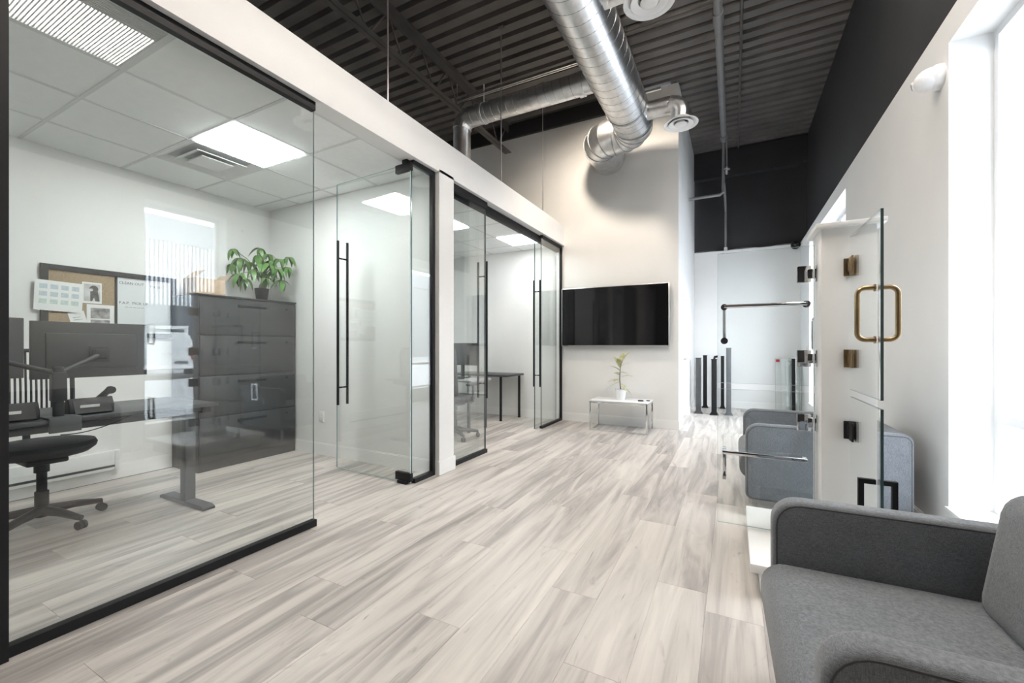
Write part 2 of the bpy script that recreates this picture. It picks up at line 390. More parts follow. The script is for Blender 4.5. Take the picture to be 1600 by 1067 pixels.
# office partitions
wp = MB().box(X_L, X_F, 3.235, 3.47, 0, Z_O + .02).build('wall_partition', M_white); struct(wp, 'white dividing wall and pillar between the two glass offices', 'wall')
wn = MB().box(X_L, X_F - .1, -0.75, -0.6, 0, Z_O + .02); wn.box(-2.60, X_F, Y0, .465, 0, Z_O + .02)
wn = wn.build('wall_near', M_white); struct(wn, 'white partition beside the black post of the first office', 'wall')
bh = MB().box(-2.62, X_F, Y0, Y_T, Z_O - .005, 3.20).build('trim_1', M_white); struct(bh, 'long white bulkhead running above both glass fronts', 'bulkhead')

# baseboards (height .13)
def base(name, dims, label):
    x0, x1, y0, y1 = dims
    o = MB().box(x0, x1, y0, y1, 0.0005, .125).box(x0 + (.004 if x1 - x0 < .03 else 0), x1 - (.004 if x1 - x0 < .03 else 0), y0 + (.004 if y1 - y0 < .03 else 0), y1 - (.004 if y1 - y0 < .03 else 0), .125, .135)
    struct(o.build(name, M_trim), label, 'baseboard')
base('baseboard_middle', (X_G, -0.71, Y_T - .013, Y_T), 'white baseboard under the television')
base('baseboard_side', (-0.71, -0.697, Y_T - .013, 6.96), 'short white baseboard rounding the television wall corner')
base('baseboard_passage', (-0.71, -0.697, 8.07, Y_E), 'white baseboard beside the leaning railing posts')
base('baseboard_far', (-0.697, X_W, Y_E - .013, Y_E), 'white baseboard along the far end wall')
base('baseboard_office', (X_L, X_F, 3.222, 3.235), 'white baseboard on the dividing wall in the first office')
base('baseboard_pillar', (X_F, X_F + .013, 3.222, 3.483), 'white baseboard around the foot of the pillar')
base('baseboard_left', (X_L, X_L + .013, -0.6, 3.222), 'white baseboard behind the desk chair')
base('baseboard_second', (X_L, X_L + .013, 3.47, Y_T), 'white baseboard at the back of the second office')
base('baseboard_inner', (X_L, X_G - .05, Y_T - .013, Y_T), 'white baseboard behind the small black table')
base('baseboard_right', (X_W - .013, X_W, 3.33, Y_E), 'white baseboard along the window wall')

# windows
for i, (a, b) in enumerate(WIN):
    fr = MB(); x0, x1 = 1.285, 1.335; t = .045
    fr.box(x0, x1, a, a + t, ZS, ZH).box(x0, x1, b - t, b, ZS, ZH).box(x0, x1, a + t, b - t, ZS, ZS + t).box(x0, x1, a + t, b - t, ZH - t, ZH)
    n = 1 if i == 0 else 2
    fr.box(x0, x1, a + t, b - t, .80, .85)
    for k in range(1, n): fr.box(x0, x1, a + (b - a) * k / n - .03, a + (b - a) * k / n + .03, ZS + t, ZH - t)
    wd = fr.build('window_%d' % (i + 1), M_vinyl)
    struct(wd, ['tall narrow white-framed window beside the nearer armchair', 'wide white-framed window behind the glass display stand'][i], 'window')
    for k in range(n):
        p, q = a + (b - a) * k / n + .04, a + (b - a) * (k + 1) / n - .04
        for z0, z1 in ((ZS + .04, .80), (.85, ZH - .04)): box('window_pane', M_glassw, (1.307, 1.313, p, q, z0, z1), wd)
    box('window_sill', M_trim, (X_W - .02, 1.285, a, b, ZS - .002, ZS + .018), wd, .004)

# ---------------------------------------------------------------- office suspended ceilings
def tile_ceiling(label, xs, ys, skip, gname):
    c = MB().box(xs[0], xs[-1], ys[0], ys[-1], Z_O + .03, Z_O + .05).build('ceiling', M_tile); struct(c, label, 'ceiling')
    for x in xs[1:-1]: box('grid_bar', M_tbar, (x - .012, x + .012, ys[0], ys[-1], Z_O - .004, Z_O + .028), c)
    for y in ys[1:-1]:
        box('grid_bar', M_tbar, (xs[0], xs[-1], y - .012, y + .012, Z_O - .0035, Z_O + .028), c)
    for i in range(len(xs) - 1):
        for j in range(len(ys) - 1):
            if (i, j) in skip: continue
            box('ceiling_tile', M_tile, (xs[i] + .006, xs[i + 1] - .006, ys[j] + .006, ys[j + 1] - .006, Z_O, Z_O + .016), c)
    return c
OX = [X_L, -4.48, -3.865, -3.25, -2.635, -2.53]
OY = [-.6, -.06, .555, 1.17, 1.81, 2.43, 3.04, 3.235]
tile_ceiling('white suspended tile ceiling of the first office', OX, OY, {(2, 4), (1, 4), (3, 2)}, 'o1')
OX2 = [X_L, -4.45, -3.84, -3.23, -2.62, -2.53]
OY2 = [3.47, 3.75, 4.36, 4.97, 5.58, 6.19, 6.60]
tile_ceiling('white suspended tile ceiling of the second office', OX2, OY2, {(2, 1), (3, 4)}, 'o2')
def panel_light(x0, x1, y0, y1, label, m=None):
    t = thing('ceiling_light', label, 'ceiling light', ((x0 + x1) / 2, (y0 + y1) / 2, Z_O), 'square light panels in the office ceilings')
    f = .02
    MB().box(x0, x1, y0, y0 + f, Z_O - .003, Z_O + .02).box(x0, x1, y1 - f, y1, Z_O - .003, Z_O + .02).box(x0, x0 + f, y0 + f, y1 - f, Z_O - .003, Z_O + .02).box(x1 - f, x1, y0 + f, y1 - f, Z_O - .003, Z_O + .02).build('frame', M_diff, t)
    box('diffuser', m or M_panel, (x0 + f, x1 - f, y0 + f, y1 - f, Z_O - .015, Z_O + .018), t, .003)
panel_light(-3.853, -3.262, 1.822, 2.418, 'bright square light panel beside the air diffuser in the first office')
panel_light(-3.828, -3.242, 4.372, 4.958, 'square light panel behind the sliding glass door near the pillar', M_panel2)
panel_light(-3.218, -2.632, 5.592, 6.178, 'square light panel above the small black table in the second office', M_panel2)
# louvred fixture
t = thing('louvred_ceiling_light', 'louvred ceiling fixture with bright slats at the glass of the first office', 'ceiling light', (-2.94, .86, Z_O))
x0, x1, y0, y1 = -3.238, -2.647, .567, 1.158
MB().box(x0, x1, y0, y0 + .012, Z_O - .004, Z_O + .03).box(x0, x1, y1 - .012, y1, Z_O - .004, Z_O + .03).box(x0, x0 + .012, y0 + .012, y1 - .012, Z_O - .004, Z_O + .03).box(x1 - .012, x1, y0 + .012, y1 - .012, Z_O - .004, Z_O + .03).build('frame', M_tbar, t)
box('lamp_tray', emit('dim_lamp_tray', (1, .98, .95), 2.2), (x0 + .012, -2.79, y0 + .012, y1 - .012, Z_O + .022, Z_O + .029), t)
k = 0; yy = y0 + .02
sm = None
while yy < y1 - .02:
    if sm is None:
        s0 = MB().box(x0 + .012, -2.79, yy, yy + .0066, Z_O - .002, Z_O + .02).build('slat', M_diff, t); sm = s0
    else:
        s0 = sm.copy(); C.objects.link(s0); s0.location.y += k * .0145
    k += 1; yy += .0145
gr = box('return_grille', M_diff, (-2.79, x1 - .012, y0 + .012, y1 - .012, Z_O + .004, Z_O + .012), t)
mb = MB()
for i in range(9): mb.box(-2.785 + i * .0135, -2.785 + i * .0135 + .004, y0 + .012, y1 - .012, Z_O - .002, Z_O + .004)
mb.build('grille_bars', M_diff, gr)['kind'] = 'stuff'
# square air diffuser
t = thing('air_diffuser', 'square stepped air diffuser in the first office ceiling', 'air diffuser', (-4.17, 2.12, Z_O))
def ring(mb, x0, x1, y0, y1, z0, z1, win, zin):
    a = [(x0, y0), (x1, y0), (x1, y1), (x0, y1)]; b = [(x0 + win, y0 + win), (x1 - win, y0 + win), (x1 - win, y1 - win), (x0 + win, y1 - win)]
    for i in range(4):
        j = (i + 1) % 4
        mb.quad((*a[i], z0), (*a[j], z0), (*b[j], zin), (*b[i], zin)); mb.quad((*a[i], z1), (*b[i], zin + .004), (*b[j], zin + .004), (*a[j], z1))
        mb.quad((*a[i], z0), (*a[i], z1), (*a[j], z1), (*a[j], z0))
    return mb
ring(MB(), -4.468, -3.877, 1.822, 2.418, Z_O - .003, Z_O + .004, .07, Z_O + .028).build('outer_ring', M_diff, t)
ring(MB(), -4.375, -3.970, 1.915, 2.325, Z_O - .014, Z_O - .009, .055, Z_O + .012).build('middle_ring', M_diff, t)
box('centre_plate', M_diff, (-4.30, -4.045, 1.99, 2.25, Z_O - .022, Z_O - .012), t, .003)
box('plenum', M_grille, (-4.46, -3.885, 1.83, 2.41, Z_O + .026, Z_O + .029), t)

# ---------------------------------------------------------------- glass fronts
g1 = thing('glass_partition', 'fixed glass front of the first office with black base channel', 'glass partition', (X_G, 1.2, 0))
pane('glass_pane', (X_G - .006, X_G + .006, .545, 1.925, .012, 2.85), g1, edge=M_edgelight)
box('base_channel', M_blackmetal, (X_G - .02, X_G + .022, .55, 1.935, .0005, .045), g1)
box('head_channel', M_blackmetal, (X_G - .02, X_G + .022, .55, 1.925, 2.815, 2.872), g1)
box('end_post', M_blackmetal, (X_G - .04, X_G + .045, .468, .55, .0005, 2.874), g1)
g2 = thing('glass_sidelight', 'narrow framed glass sidelight against the pillar', 'glass partition', (X_G, 3.06, 0))
pane('glass_pane', (X_G - .006, X_G + .006, 2.915, 3.19, .04, 2.83), g2)
box('base_channel', M_blackmetal, (X_G - .02, X_G + .022, 2.935, 3.222, .0005, .042), g2)
box('head_channel', M_blackmetal, (X_G - .02, X_G + .022, 2.915, 3.222, 2.832, 2.872), g2)
box('jamb_channel', M_blackmetal, (X_G - .02, X_G + .022, 3.188, 3.222, .042, 2.832), g2)
# pivot door standing open into the first office
d = thing('glass_pivot_door', 'open frameless glass door with black ladder pulls on the first office', 'glass door', (X_G, 2.895, 0))
ang = R(3)
def dl(u, w, z):  # along the leaf (into the office), across, up
    return (X_G - u * math.cos(ang) + w * math.sin(ang) * 0, 2.895 + u * math.sin(ang) + w, z)
DW = 0.99
leaf = MB().box(-DW, 0.005, -.006, .006, .012, 2.835)
leaf.bm.transform(Matrix.Rotation(-ang, 4, 'Z')); lo = leaf.build('glass_leaf', M_glass, d, local=True)
ed = MB().box(-DW - .0015, -DW - .0002, -.006, .006, .012, 2.835).box(.0052, .0065, -.006, .006, .012, 2.835).box(-DW, .005, -.006, .006, .0105, .0118).box(-DW, .005, -.006, .006, 2.8352, 2.8365)
ed.bm.transform(Matrix.Rotation(-ang, 4, 'Z')); ed.build('polished_edge', M_edgelight, lo, local=True)
def rotl(mb, name, m, par, smooth=True):
    mb.bm.transform(Matrix.Rotation(-ang, 4, 'Z')); return mb.build(name, m, par, smooth, local=True)
rotl(MB().box(-.165, .02, -.018, .018, .028, .10, .004).box(-.13, -.02, -.03, .03, .0005, .028, .003), 'bottom_patch_fitting', M_blackmetal, d)
rotl(MB().box(-.165, .02, -.018, .018, 2.77, 2.842, .004).box(-.08, -.02, -.02, .02, 2.842, 2.874, .003), 'top_patch_fitting', M_blackmetal, d)
def ladder(par, p, axis, z0, z1, rod=.0125, off=.055, rotfn=None, name='ladder_pull'):
    for s in (-1, 1):
        mb = MB(); q = Vector(p); q[axis] += s * off
        mb.cyl((q.x, q.y, z0), (q.x, q.y, z1), rod)
        for z in (z0 + .17, z1 - .17):
            a = Vector(p); a[axis] += s * .006; mb.cyl((a.x, a.y, z), (q.x, q.y, z), .008)
        if rotfn: rotfn(mb, name, M_blackmetal, par)
        else: mb.build(name, M_blackmetal, par, True)
ladder(d, (-DW + .085, 0, 0), 1, .645, 2.255, rotfn=rotl)

# second office: two fixed panes + two sliding leaves parked behind them
g3 = thing('glass_partition', 'fixed glass pane between the pillar and the sliding doors', 'glass partition', (X_G, 3.85, 0))
pane('glass_pane', (X_G - .006, X_G + .006, 3.475, 4.175, .012, 2.80), g3)
box('base_channel', M_blackmetal, (X_G - .02, X_G + .022, 3.485, 4.185, .0005, .042), g3)
box('head_channel', M_blackmetal, (X_G - .02, X_G + .022, 3.475, 4.185, 2.80, 2.872), g3)
g4 = thing('glass_partition', 'narrow fixed glass pane next to the television wall', 'glass partition', (X_G, 6.15, 0))
pane('glass_pane', (X_G - .006, X_G + .006, 5.77, 6.565, .012, 2.83), g4)
box('base_channel', M_blackmetal, (X_G - .02, X_G + .022, 5.76, 6.585, .0005, .036), g4)
box('head_channel', M_blackmetal, (X_G - .02, X_G + .022, 5.77, 6.585, 2.835, 2.872), g4)
box('jamb_channel', M_blackmetal, (X_G - .02, X_G + .022, 6.562, 6.587, .036, 2.835), g4)
tr = box('sliding_door_track', M_blackmetal, (X_G - .085, X_G - .03, 3.48, 6.58, 2.775, 2.872), bev=.004)
tag(tr, 'black header track over the sliding glass doors', 'door track')
s1 = thing('sliding_glass_door', 'open sliding glass door with ladder pull nearest the pillar', 'glass door', (X_G - .055, 3.85, 0), 'sliding glass doors of the second office')
pane('glass_leaf', (X_G - .061, X_G - .049, 3.50, 4.25, .012, 2.775), s1)
ladder(s1, (X_G - .055, 4.20, 0), 0, .62, 2.20, off=.058)
s2 = thing('sliding_glass_door', 'open sliding glass door with ladder pull nearest the television', 'glass door', (X_G - .055, 6.0, 0), 'sliding glass doors of the second office')
pane('glass_leaf', (X_G - .061, X_G - .049, 5.66, 6.50, .012, 2.775), s2)
ladder(s2, (X_G - .055, 5.74, 0), 0, .62, 2.20, off=.05)
box('floor_guide', M_steel, (X_G - .08, X_G - .03, 5.68, 5.72, .0005, .011), s2)

# ================================================================== ROOF STEEL, DUCTS, PIPES
def joist(x, y0, y1, label, ph=0.0):
    t = thing('roof_joist', label, 'roof joist', (x, y0, 4.6), 'open web roof joists')
    for nm, z in (('top_chord', 5.02), ('bottom_chord', 4.60)):
        mb = MB(); up = 1 if nm == 'bottom_chord' else -1; a, b = (z, z + .055 * up)
        e = y1 if nm == 'bottom_chord' else y1 + .02
        for s in (-1, 1):
            mb.box(x + s * .008 if s > 0 else x - .066, x + .066 if s > 0 else x - .008, y0, e, z if up > 0 else z - .006 + .075, z + .006 if up > 0 else z + .075)
            mb.box(x + s * .008 - (.003), x + s * .008 + .003, y0, e, min(a, b), max(a, b) + (.0 if up > 0 else .07))
        mb.build(nm, M_joist, t)
    y = y0 + ph; k = 0; me = None
    while y + .3 < y1 + .02:
        za, zb = (4.63, 5.03) if k % 2 == 0 else (5.03, 4.63)
        MB().cyl((x, y, za), (x, y + .26 if k % 2 == 0 else y + .26, zb), .0115, n=6).build('web_member', M_joist, t)
        y += .26 + (.05 if k % 2 else .0); k += 1
    return t
joist(-3.50, -1.2, 6.55, 'dark open web joist above the offices, left of the big duct')
joist(-1.25, -1.2, 6.55, 'dark open web joist running above the big duct', .1)

def rod(x, y, z0, z1, label):
    t = thing('hanger_rod', label, 'hanger rod', (x, y, z0), 'thin hanger rods holding the bulkhead')
    MB().cyl((x, y, z0), (x, y, z1), .0065, n=8).build('rod', M_steel, t, True)
    MB().box(x - .03, x + .03, y - .03, y + .03, z1, z1 + .012).build('anchor_plate', M_joist, t)
rod(-2.50, 2.593, 3.20, 5.088, 'thin steel rod rising from the bulkhead over the first office')
rod(-2.50, 4.495, 3.20, 5.088, 'thin steel rod rising between the elbowed pipe and the long duct')
rod(-2.50, 5.76, 3.20, 5.088, 'thin steel rod nearest the cream wall')

# big spiral duct: straight run + two elbows into the wall
DX, DZ, DR = -1.16, 4.15, .245
t = thing('spiral_duct', 'large galvanised spiral duct turning into the cream wall', 'air duct', (DX, 3.0, DZ))
def spiral(mb, c0, axis, length, r, pitch, n=20, w=.006, h=.004):
    turns = length / pitch; steps = int(turns * n); prev = None
    for i in range(steps + 1):
        a = 2 * math.pi * i / n; d = length * i / steps
        ring_ = []
        for rr, dd in ((r - .001, d - w), (r + h, d), (r - .001, d + w)):
            if axis == 'Y': p = (c0[0] + rr * math.cos(a), c0[1] + dd, c0[2] + rr * math.sin(a))
            else: p = (c0[0] + dd, c0[1] + rr * math.cos(a), c0[2] + rr * math.sin(a))
            ring_.append(mb.bm.verts.new(p))
        if prev:
            mb.bm.faces.new((prev[0], prev[1], ring_[1], ring_[0])); mb.bm.faces.new((prev[1], prev[2], ring_[2], ring_[1]))
        prev = ring_
    return mb
straight = MB().cyl((DX, -1.2, DZ), (DX, 5.62, DZ), DR, n=40).build('duct_run', M_galv, t, True)
spiral(MB(), (DX, -1.2, DZ), 'Y', 6.8, DR, .145, 28, .005, .003).build('spiral_seam', M_galvseam, straight, True)
# elbow 1: +y to -x, gored
def gored(mb, pts, r, n=32):
    return mb.loft([(p, r) for p in pts], n, True)
R1 = .27
e1 = [Vector((DX - R1 + R1 * math.cos(a), 5.62 + R1 * math.sin(a), DZ)) for a in [math.pi / 2 * i / 4 for i in range(5)]]
x2 = DX - R1 - .03
o = gored(MB(), e1 + [Vector((x2, 5.62 + R1, DZ))], DR + .004).build('elbow', M_galv, t, True, auto=14)
e2 = [Vector((x2, 5.62 + R1, DZ))] + [Vector((x2 - R1 * math.sin(a), 5.62 + R1 + R1 - R1 * math.cos(a), DZ)) for a in [math.pi / 2 * i / 4 for i in range(5)]]
e2[0] = Vector((x2 + .02, 5.62 + R1, DZ))
gored(MB(), e2 + [Vector((x2 - R1, Y_T, DZ))], DR).build('elbow', M_galv, t, True, auto=14)
def seam(p, d, r, par):
    d = Vector(d).normalized(); p = Vector(p)
    MB().loft([(p - d * .009, r), (p - d * .007, r + .006), (p + d * .007, r + .006), (p + d * .009, r)], 32, False).build('joint_collar', M_galvseam, par, True)
seam((DX, 5.60, DZ), (0, 1, 0), DR, t)
for i in (1, 2, 3):
    a = math.pi / 2 * i / 4
    seam(e1[i], (-math.sin(a), math.cos(a), 0), DR + .003, t); seam(e2[i + 1], (-math.cos(a), math.sin(a), 0), DR, t)
seam((x2, 5.62 + R1, DZ), (1, 0, 0), DR + .003, t)
for yy in (1.0, 3.0, 5.2):
    MB().lathe([(DR + .004, -.018), (DR + .007, -.018), (DR + .007, .018), (DR + .004, .018)], (DX, yy, DZ), 32, 'Y').build('hanger_band', M_galvseam, t)
    MB().cyl((DX, yy, DZ + DR), (DX, yy, 5.1), .004, n=6).build('hanger_wire', M_galvseam, t)

def round_diffuser(x, y, z, label, boxy=False):
    t = thing('round_air_diffuser', label, 'air diffuser', (x, y, z), 'round air outlets on the big duct')
    if boxy:
        MB().box(DX + DR - .05, x - .19, y - .11, y + .11, z + .14, z + .36, .006).build('damper_box', M_galv, t, True)
        MB().cyl((x - .20, y, z + .25), (x - .05, y, z + .25), .10, n=24).build('branch_duct', M_galv, t, True)
    else:
        MB().cyl((DX + DR - .06, y, z + .25), (x - .12, y, z + .25), .105, n=24).build('branch_duct', M_galv, t, True)
    pts = [Vector((x - .12, y, z + .25))] + [Vector((x - .12 + .12 * math.sin(a), y, z + .13 + .12 * math.cos(a))) for a in [math.pi / 2 * i / 3 for i in range(4)]] + [Vector((x, y, z + .05))]
    gored(MB(), pts, .11, 24).build('elbow', M_galv, t, True, auto=14)
    MB().lathe([(.11, .06), (.115, .03), (.17, .006), (.195, .0), (.195, -.006), (.185, -.008), (.135, .018), (.115, .05)], (x, y, z), 36).build('outer_cone', M_diff, t, True)
    MB().lathe([(.10, .035), (.105, .012), (.135, -.004), (.14, -.012), (.128, -.014), (.085, .008), (.075, .035)], (x, y, z), 36).build('middle_cone', M_diff, t, True)
    MB().lathe([(.04, .03), (.062, .004), (.068, -.012), (.05, -.022), (0.0001, -.024)], (x, y, z), 28).build('centre_cone', M_diff, t, True)
round_diffuser(-.557, 5.42, 3.88, 'round white air diffuser on an elbow beside the white corner')
round_diffuser(-.575, 3.38, 3.88, 'round white air diffuser at the top edge by the duct', True)

# branch duct to the offices
t = thing('branch_air_duct', 'long slim galvanised branch duct dropping behind the bulkhead', 'air duct', (-2.3, 4.7, 4.24))
BY, BZ, BR = 4.70, 4.24, .122
r_ = MB().cyl((DX - DR + .05, BY, BZ), (-3.08, BY, BZ), BR, n=28).build('duct_run', M_galv, t, True)
spiral(MB(), (-3.08, BY, BZ), 'X', 1.70, BR, .105, 22, .004, .003).build('spiral_seam', M_galvseam, r_, True)
pts = [Vector((-3.08, BY, BZ))] + [Vector((-3.08 - .13 * math.sin(a), BY, BZ - .13 + .13 * math.cos(a))) for a in [math.pi / 2 * i / 4 for i in range(5)]]
gored(MB(), pts, BR + .004, 24).build('elbow', M_galv, t, True, auto=14)
MB().cyl((-3.21, BY, BZ - .13), (-3.21, BY, 2.97), BR - .006, n=24).build('drop_duct', M_galv, t, True)
MB().cyl((-2.87, BY, BZ + BR), (-2.87, BY, 4.62), .006, n=6).build('hanger_wire', M_diff, t)
mb = MB().lathe([(BR + .003, -.012), (BR + .008, -.012), (BR + .008, .012), (BR + .003, .012)], (-2.87, BY, BZ), 24, 'X')
mb.build('hanger_strap', M_diff, t)
MB().lathe([(BR + .003, -.03), (BR + .014, -.03), (BR + .014, .03), (BR + .003, .03)], (-1.55, BY, BZ), 24, 'X').build('joint_collar', M_galv, t, True)

# lighting track with one spot head
t = thing('lighting_track', 'thin steel lighting track below the joists', 'lighting track', (-2.5, 5.0, 4.72))
MB().box(-3.52, -1.35, 4.975, 4.99, 4.70, 4.735).box(-3.52, -1.35, 5.01, 5.025, 4.70, 4.735).box(-3.52, -1.35, 4.99, 5.01, 4.722, 4.735).build('rail', M_steel, t)
for x in (-3.5, -1.45): MB().cyl((x, 5.0, 4.735), (x, 5.0, 5.09), .006).build('drop_rod', M_steel, t, True)
t = thing('track_spotlight', 'small white spotlight head half hidden behind the big duct', 'spotlight', (-1.66, 5.0, 4.70))
hd = Vector((-1.66, 5.04, 4.66)); aim = (Vector((-1.45, Y_T, 1.9)) - hd).normalized()
MB().cyl(hd - aim * .07, hd + aim * .05, .035, .045, 20).build('lamp_head', M_diff, t, True)
MB().cyl(hd + aim * .0505, hd + aim * .054, .038, n=20).build('lens', M_bulb, t)
MB().cyl((-1.66, 5.0, 4.70), hd, .008).build('bracket', M_diff, t, True)
ld = bpy.data.lights.new('track_spot', 'SPOT'); ld.energy = TRACK_W; ld.color = (1.0, .86, .70); ld.spot_size = R(150); ld.spot_blend = .8; ld.shadow_soft_size = .10
lo = bpy.data.objects.new('track_spot', ld); C.objects.link(lo); lo.parent = t
lo.location = (hd + aim * .07) - Vector(t.location); lo.rotation_euler = aim.to_track_quat('-Z', 'Y').to_euler()
o = MB().box(-1.20, -.86, 5.93, 5.96, 4.66, 4.69).build('strut_channel', M_steel); tag(o, 'short steel strut crossing under the joist beside the duct', 'strut')

# warm linear lamps of the hall (all above the picture)
for x, y, zz, lab in ((.72, 2.2, 5.03, 'linear lamp under the deck over the display stand'), (.72, 3.45, 5.03, 'linear lamp under the deck over the farther armchair'),
                      (-.75, 1.0, 4.0, 'linear pendant lamp beside the big duct above the photographer'), (-.75, 2.25, 4.0, 'linear pendant lamp beside the big duct over the first glass front')):
    t = thing('linear_ceiling_lamp', lab, 'ceiling lamp', (x, y, zz), 'linear lamps hung from the roof deck')
    box('housing', M_diff, (x - .09, x + .09, y - .6, y + .6, zz, zz + .05), t, .006)
    box('diffuser', M_linear if zz > 5 else M_pendant, (x - .08, x + .08, y - .59, y + .59, zz - .012, zz - .001), t)
    if zz < 5:
        box('added_uplight', M_deckfill, (x - .07, x + .07, y - .58, y + .58, zz + .051, zz + .056), t)  # added glowing strip, there only to lift the dark deck
        for d_ in (-.5, .5): MB().cyl((x, y + d_, zz + .05), (x, y + d_, 5.099), .003, n=6).build('wire', M_steel, t)

# sprinkler pipework
t = thing('sprinkler_main', 'grey sprinkler main under the deck over the passage', 'sprinkler pipe', (-.145, 6.5, 4.75))
PX, PZ = -.145, 4.75
MB().cyl((PX, 2.0, PZ), (PX, 8.02, PZ), .044, n=20).build('main_pipe', M_pipe, t, True)
mb = MB()
for yy in (5.05, 8.0): mb.cyl((PX, yy - .09, PZ), (PX, yy + .09, PZ), .056, n=20)
mb.build('coupling', M_pipe, t, True)
MB().path([(PX, 8.05, PZ), (PX, 8.1, PZ - .02), (PX - .005, 8.12, PZ - .10), (PX - .01, 8.12, 3.92), (PX - .01, 8.10, 3.86), (PX - .06, 8.10, 3.82), (-.70, 8.10, 3.82)], .024, 12).build('side_branch', M_pipe, t, True)
MB().path([(PX, 8.10, 4.02), (PX + .01, 8.7, 3.93), (PX + .01, 9.28, 3.86), (PX + .01, 9.30, 3.80), (PX + .01, 9.30, 3.16)], .021, 12).build('rear_branch', M_pipe, t, True)
MB().path([(PX + .03, 8.05, PZ), (PX + .045, 8.10, PZ - .06), (PX + .045, 8.10, 4.28)], .013, 10).build('drop_nipple', M_pipe, t, True)
MB().lathe([(.018, .06), (.02, .03), (.05, .025), (.05, .01), (.02, .005), (.022, -.05), (.012, -.07)], (PX + .045, 8.10, 4.22), 16).build('sprinkler_head', M_steel, t, True)
MB().box(-.165, -.105, 9.27, 9.448, 3.12, 3.16, .004).build('pipe_clamp', M_steel, t, True)
for nm, x, lab in (('conduit', .085, 'dark conduit fixed along the deck over the passage'),):
    o = MB().cyl((x, 2.5, 5.075), (x, 9.3, 5.075), .016, n=10).build(nm, M_joist, None, True); tag(o, lab, 'conduit')
o = MB().cyl((-1.2, 5.15, 4.98), (1.19, 5.15, 4.98), .016, n=10).build('conduit', M_joist, None, True); tag(o, 'dark conduit crossing below the deck near the sprinkler main', 'conduit')
# cable run along the black and white joint
pts = [Vector((-.70 + i * .19, Y_E - .012, 3.135 + .012 * math.sin(i * 1.7))) for i in range(10)]
o = MB().path(pts, .006, 6).build('cable', M_pipe, None, True); tag(o, 'thin grey cable along the black and white joint of the far wall', 'cable')
t = thing('dome_camera', 'small black round camera in the far upper corner', 'camera', (1.03, 9.30, 3.10))
MB().lathe([(.075, .06), (.078, 0), (.07, -.02), (.05, -.03)], (1.02, 9.36, 3.10), 20, 'Y').build('housing', M_blackplastic, t, True)
MB().lathe([(.045, 0), (.04, -.03), (.02, -.045), (.0001, -.05)], (1.02, 9.335, 3.10), 16, 'Y').build('lens', M_screen, t, True)
# turret camera on the right wall
t = thing('security_camera', 'white turret security camera on the right wall beside the near window', 'camera', (X_W, 3.43, 2.83))
c0 = Vector((X_W, 3.43, 2.83)); dv = Vector((-.80, .42, -.10)).normalized()
MB().lathe([(.072, 0), (.072, -.03), (.066, -.042), (.055, -.05), (.0001, -.05)], c0, 28, 'X').build('mount', M_diff, t, True)
q0 = c0 + Vector((-.045, 0, 0))
MB().loft([(q0 - dv * .02, .062), (q0 + dv * .005, .066), (q0 + dv * .03, .062), (q0 + dv * .05, .053), (q0 + dv * .066, .040), (q0 + dv * .072, .030)], 24).build('turret', M_diff, t, True)
e = q0 + dv * .070
ey = MB().cyl(e - dv * .006, e + dv * .014, .029, .026, 20).build('lens_housing', M_diff, t, True)
MB().cyl(e + dv * .0145, e + dv * .018, .019, n=16).build('lens', M_screen, ey, True)

# ================================================================== FIRST OFFICE
# lateral file cabinet
t = thing('filing_cabinet', 'tall charcoal lateral filing cabinet in the office corner', 'cabinet', (-4.78, 2.71, 0))
box('body', M_cab, (-5.03, -4.545, 2.20, 3.215, .0005, 1.715), t, .004)
box('top', M_cab, (-5.035, -4.53, 2.195, 3.22, 1.715, 1.73), t, .003)
for z0, z1 in ((.09, .52), (.53, .925), (.935, 1.325), (1.335, 1.70)):
    dw = box('drawer', M_cab, (-4.545, -4.532, 2.21, 3.205, z0, z1), t, .003)
    MB().box(-4.532, -4.522, 2.56, 2.86, z1 - .075, z1 - .05, .003).build('handle', M_blackplastic, dw, True)
    MB().cyl((-4.533, 3.10, z1 - .06), (-4.528, 3.10, z1 - .06), .011, n=14).build('lock', M_blackplastic, dw, True)
# open cardboard box on the cabinet
t = thing('cardboard_box', 'open cardboard box on the left end of the filing cabinet', 'box', (-4.78, 2.37, 1.73))
x0, x1, y0, y1, z0, z1 = -4.90, -4.68, 2.24, 2.52, 1.7305, 1.90
MB().box(x0, x1, y0, y1, z0, z0 + .004).box(x0, x0 + .004, y0, y1, z0, z1).box(x1 - .004, x1, y0, y1, z0, z1).box(x0, x1, y0, y0 + .004, z0, z1).box(x0, x1, y1 - .004, y1, z0, z1).build('carton', M_card, t)
MB().quad((x0, y1, z1), (x1, y1, z1), (x1, y1 + .06, z1 + .07), (x0, y1 + .06, z1 + .07)).quad((x0, y1 + .003, z1), (x0, y1 + .063, z1 + .07), (x1, y1 + .063, z1 + .07), (x1, y1 + .003, z1)).build('flap', M_card, t)
MB().quad((x0, y0, z1), (x0, y0 + .1, z1 + .09), (x1, y0 + .1, z1 + .09), (x1, y0, z1)).quad((x0, y0 + .003, z1), (x1, y0 + .003, z1), (x1, y0 + .103, z1 + .09), (x0, y0 + .103, z1 + .09)).build('flap', M_card, t)

